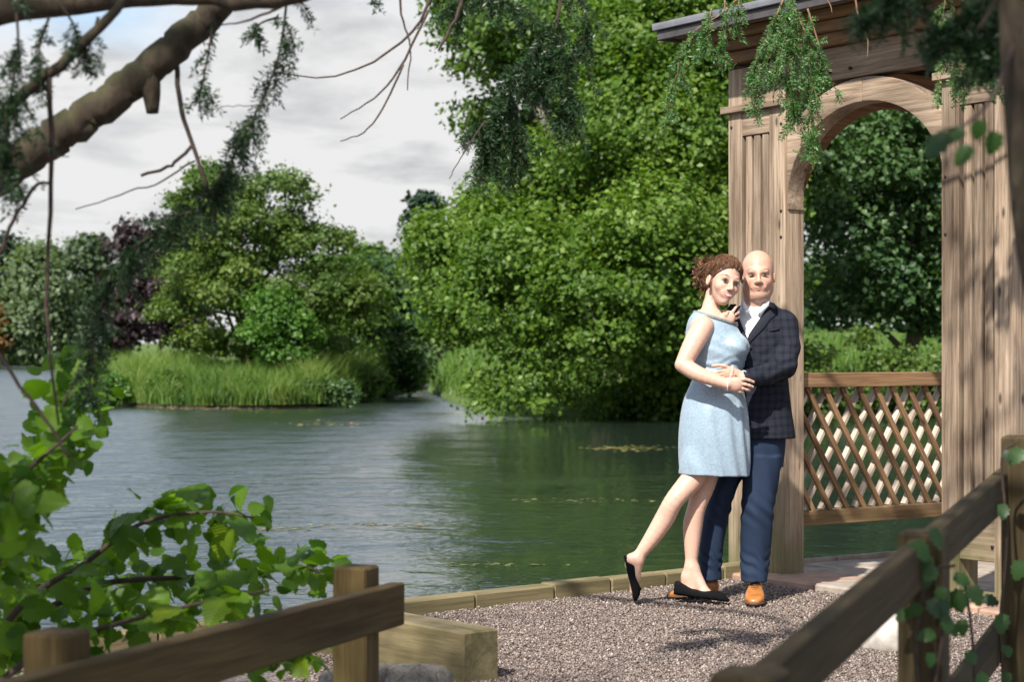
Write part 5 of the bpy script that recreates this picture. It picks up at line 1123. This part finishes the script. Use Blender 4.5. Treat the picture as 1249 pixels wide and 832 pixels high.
# the rest of the crown, above and behind the viewpoint: it shades the fences
def crown_mass(boxes, per, seed):
    r = np.random.default_rng(seed); C, Nn = [], []
    for (c, rad, k) in boxes:
        cc = np.asarray(c)+unit(r.normal(0, 1, (k, 3)))*np.asarray(rad)*r.random((k, 1))**.4
        for q in cc: C.append(q+r.normal(0, .16, (per, 3))*[1, 1, .6]); Nn.append(r.normal(0, .6, (per, 3))+[0, 0, .8])
    C = np.concatenate(C); Nn = np.concatenate(Nn); leaves(C, Nn, r.uniform(.05, .12, len(C)), M_YEW, 'crown', YW, .3, r=r)
crown_mass([((-3.6, 1.2, 4.6), (2.6, 2.0, 1.0), 110), ((-1.4, .2, 4.4), (2.2, 1.8, .9), 110), ((-2.6, -1.6, 5.4), (2.6, 2.0, 1.2), 130), ((.4, -.8, 4.6), (1.8, 1.5, .8), 120), ((-4.6, 3.4, 6.0), (2.2, 2.0, 1.4), 100), ((-2.7, 2.6, 4.7), (1.7, 1.2, .6), 50), ((.3, 1.6, 4.0), (1.5, 1.0, .6), 110)], 34, 52)
limb([hub+[0, 0, 1.2], np.array([-2.8, 2.0, 4.4]), np.array([-1.0, .4, 4.4]), np.array([.6, -.8, 4.5])], [.10, .07, .05, .02], 18, 8); limb([np.array([-2.8, 2.0, 4.4]), np.array([-2.6, -.2, 5.0]), np.array([-2.6, -2.0, 5.4])], [.06, .04, .02], 14, 8)

# slim dark tree close by on the right edge
ST = thing('saplings_trunk', 'slim dark leaning trunk with a few broad leaves beside the fence', 'tree', (1.35, 3.3, -.4)); ST.name = 'sapling'
C = smooth_curve([at(1420, 900, 3.3), at(1340, 600, 3.3), at(1268, 330, 3.3), at(1247, 150, 3.3), at(1237, 0, 3.3), at(1225, -160, 3.3)], 24)
mk('trunk', *tube(C, np.linspace(.040, .026, 24), 12), M_BARK, ST, True)
C2 = smooth_curve([C[-1], np.array([.95, 3.9, 2.9]), np.array([1.15, 5.2, 3.8]), np.array([1.2, 6.4, 4.2]), np.array([1.3, 7.2, 4.3])], 20); mk('limb', *tube(C2, np.linspace(.026, .008, 20), 8), M_BARK, ST, True)  # bough above the view, added to throw dappled shade on the right pier
rs = np.random.default_rng(88); LC_ = []
for e in [(1.0, 6.7, 4.0), (1.5, 6.9, 4.3), (1.15, 7.2, 4.6), (1.55, 6.3, 3.9), (1.0, 6.2, 4.6), (1.75, 7.1, 3.7), (1.35, 5.8, 4.3), (1.7, 6.8, 4.9)]:
    e = np.array(e); b_ = C2[int(rs.integers(12, 19))]; mk('twig', *tube(smooth_curve([b_, (b_+e)/2+rs.normal(0, .05, 3), e], 8), np.linspace(.008, .003, 8), 5), M_TWIG, ST, True); LC_.append(e+rs.normal(0, .16, (42, 3)))
LC_ = np.concatenate(LC_); leaves(LC_, rs.normal(0, .6, LC_.shape)+[0, 0, .7], rs.uniform(.05, .09, len(LC_)), M_HAZEL, 'crown', ST, .8, r=rs)  # unseen leaf clumps added for the dapples on that pier

# ------------------------------------------------------------------ broad-leaved shrub on the left, ivy on the right
def leafmesh(seed, mat, n=11, heart=.12, ser=.05, pointy=1.0):
    r = np.random.default_rng(seed); t = np.linspace(0, 1, n); w = .46*np.sin(np.pi*t**.72)**.8*(1-.15*t); w[0] = .03; w[-1] = 0.0; V = []; 
    y = t*1.0-.06*np.sin(np.pi*np.clip(t*3, 0, 1)); bend = -.22*t**2; sd = ser*np.where(np.arange(n) % 2, 1, -.4); curl = r.uniform(-.10, .16)
    mid = np.c_[np.zeros(n), t, bend]; L_ = np.c_[-(w+sd*(w > .1)), y-heart*(1-t)**3, bend+.10*w+curl*w**2*2+r.normal(0, .012, n)]; Rr = np.c_[(w+sd*(w > .1)), y-heart*(1-t)**3, bend+.10*w+curl*w**2*2+r.normal(0, .012, n)]
    V = np.concatenate([mid, L_, Rr]); F = []
    for i in range(n-1): F += [(i, i+1, n+i+1), (i, n+i+1, n+i), (i, 2*n+i, 2*n+i+1), (i, 2*n+i+1, i+1)]
    me = mesh(V, F, mat, True, attr=np.full(len(F), r.random())); return me
M_HAZV = veined(M_HAZEL, 'veined_hazel_leaf')
LEAFM = [leafmesh(200+k, M_HAZV) for k in range(8)]
def put_leaf(parent, p, axis, nrm, size, meshes, r, name='leaf'):
    a = Vector(axis).normalized(); n = Vector(nrm); s = a.cross(n); 
    if s.length < 1e-3: s = Vector((1, 0, 0))
    s.normalize(); n = s.cross(a); Mx = Matrix(((s.x, a.x, n.x, p[0]), (s.y, a.y, n.y, p[1]), (s.z, a.z, n.z, p[2]), (0, 0, 0, 1)))
    return link(name, meshes[int(r.integers(len(meshes)))], parent, Mx @ Matrix.Diagonal((size, size, size, 1)))
HZ_ = thing('hazel_shrub', 'leafy hazel shrub with broad toothed leaves reaching over the water beside the fence', 'shrub', (-1.9, 6.2, -.35))
rh = np.random.default_rng(70); root = np.array([-1.9, 6.2, -.45])
STEMS = [([(-60, 690), (0, 655), (60, 560), (75, 500), (95, 455)], 5.2, 42, (20, 36)), ([(-40, 830), (30, 735), (100, 690), (170, 640), (250, 625), (310, 632)], 5.6, 58, (18, 40)), ([(-40, 800), (60, 742), (130, 712), (220, 705), (300, 700), (360, 690), (398, 702)], 5.8, 62, (16, 34)), ([(-30, 860), (60, 790), (150, 760), (250, 735), (330, 720)], 5.4, 52, (20, 40)),
         ([(-50, 640), (0, 600), (50, 560), (95, 520)], 5.0, 28, (16, 34)), ([(-40, 740), (-5, 690), (10, 640), (18, 600)], 4.6, 20, (22, 46)), ([(40, 880), (150, 830), (260, 815), (370, 800)], 5.4, 34, (18, 34))]
nleaf = 0
for pts, Y, cnt, sz in STEMS:
    P3_ = px(pts, Y); C = smooth_curve([root, (root+P3_[0])/2+[0, 0, .15]]+P3_, 40); mk('stem', *tube(C, np.linspace(.016, .003, 40), 7), M_TWIG, HZ_, True)
    for k in range(cnt):
        if nleaf >= 296: break
        q = .32+.68*rh.random()**.9; i = min(38, int(q*39)); d = unit(C[i+1]-C[i]); off = rh.normal(0, 1, 3)*[1, 1.3, .8]; ax = unit(d*.5+off*.6+[0, 0, -.25]); sc = rh.uniform(*sz)*Y/FPX
        p = C[i]+unit(off)*rh.random()*.09*[1, 1.4, .75]
        put_leaf(HZ_, p, ax, unit(np.array([rh.normal(0, .5), -.35+rh.normal(0, .4), .9])), sc*1.12, LEAFM, rh); nleaf += 1
# small inner leaves that cannot be told apart
n = 850; Ls = []
for k in range(n):
    pts, Y, cnt, sz = STEMS[int(rh.integers(0, 7))]; C = smooth_curve(px(pts, Y+.2), 20); Ls.append(C[int(rh.integers(2, 20))]+np.clip(rh.normal(0, 1, 3), -1.3, 1.3)*[.06, .12, .055])
n = len(Ls); bits = []; me0 = []
for me in LEAFM[:4]:
    co = np.empty(len(me.vertices)*3, np.float32); me.vertices.foreach_get('co', co); me0.append((co.reshape(-1, 3), np.array([p_.vertices[:] for p_ in me.polygons])))
for k in range(n):
    co, ff = me0[k % 4]; a_ = unit(rh.normal(0, 1, 3)+[0, 0, -.4]); n_ = unit(rh.normal(0, .6, 3)+[0, -.3, .8]); s_ = unit(np.cross(a_, n_)); n_ = np.cross(s_, a_); bits.append((Ls[k]+(co @ np.stack([s_, a_, n_]))*rh.uniform(.035, .065), ff))
V, F = joinm(bits); o = mk('inner_foliage', V, F, M_HAZEL, HZ_, True, attr=np.repeat(rh.random(n), len(me0[0][1]))); o['kind'] = 'stuff'
# broad leaves on the sapling and ivy on the fence posts
M_IVY = leafmat('ivy_leaf', (.012, .036, .010), (.035, .085, .018), trans=.3, rough=.35)
IVM = [leafmesh(230+k, M_IVY, 9, .22, .09) for k in range(4)]
for (x, y, Y, s) in [(1152, 168, 3.1, .045), (1172, 160, 3.1, .035), (1182, 182, 3.15, .035), (1196, 150, 3.2, .03), (1215, 165, 3.2, .035)]: put_leaf(ST, at(x, y, Y), (rh.normal(0, .4)-.6, .1, -.5), (0, -.7, .6), s, IVM, rh)
mk('twig', *tube(smooth_curve([at(1241, 40, 3.3), at(1215, 110, 3.2), at(1180, 150, 3.12), at(1150, 158, 3.1)], 12), np.linspace(.005, .002, 12), 5), M_TWIG, ST, True)
mk('crown', *joinm([(np.zeros((0, 3)), np.zeros((0, 4), int)), tube(smooth_curve([at(1233, -60, 3.3), at(1215, 0, 3.3), at(1190, 40, 3.3)], 8), np.linspace(.006, .002, 8), 5)]), M_TWIG, ST, True).name = 'twig'
spray(px([(1215, -30), (1190, 10), (1165, 30), (1150, 40)], 4.0), 60, .07, M_YEW, seed=180, hang=.5); spray(px([(1230, 0), (1215, 40), (1195, 70)], 4.0), 50, .06, M_YEW, seed=181, hang=.5); spray(px([(1120, -40), (1090, -5), (1070, 10)], 4.0), 40, .07, M_YEW, seed=182, hang=.5)
limb([hub+[0, 0, 1.0], np.array([-1.5, 3.4, 3.9]), np.array([.6, 3.8, 2.9]), at(1120, -60, 4.0), at(1240, -40, 4.0)], [.05, .035, .02, .008, .005], 22, 7)
IV = thing('ivy', 'ivy trailing over the dark fence post by the path', 'ivy', (1.0, 4.4, -.3))
for (pts, Y, cnt) in [([(1120, 850), (1118, 780), (1125, 720), (1110, 680), (1120, 660)], 4.30, 11), ([(1140, 840), (1150, 760), (1140, 700), (1165, 690)], 4.3, 6), ([(1225, 850), (1220, 760), (1228, 660), (1222, 560), (1240, 540)], 5.35, 10), ([(1190, 850), (1185, 770), (1175, 700)], 4.7, 9), ([(1040, 860), (1050, 810), (1080, 770)], 3.9, 0)]:
    if not cnt: continue
    C = smooth_curve(px(pts, Y), 30); mk('stem', *tube(C, .004, 6), M_TWIG, IV, True)
    for k in range(cnt):
        i = int(rh.integers(1, 29)); put_leaf(IV, C[i]+rh.normal(0, .022, 3)-[0, .02, 0], (rh.normal(0, .7), -.3, -.5+rh.normal(0, .4)), (rh.normal(0, .3), -.8, .45), rh.uniform(.028, .05), IVM, rh)
# yellowish weed and fallen leaves floating on the lake
wl = []
for (x, y, ln, k) in [(765, 547, 60, 150), (400, 517, 60, 120), (470, 640, 120, 60), (330, 645, 80, 40), (700, 610, 150, 40), (250, 499, 120, 120), (600, 690, 120, 25)]:
    for q in range(k): g_ = gnd(x+rh.normal(0, ln*.4), y+rh.normal(0, 1.6), WZ+.004); wl.append(g_)
wl = np.array(wl); o = leaves(wl, np.tile([0, 0, 1.0], (len(wl), 1))+rh.normal(0, .04, (len(wl), 3)), rh.uniform(.03, .09, len(wl))*(wl[:, 1]/25+.4), leafmat('floating_weed_leaf', (.10, .11, .03), (.26, .24, .09), trans=.1, yellow=(.34, .20, .08)), 'floating_weed', None, .7, fold=.02, r=rh)
tag(o, 'yellowish weed and fallen leaves floating in streaks on the lake', 'weed', kind='stuff')
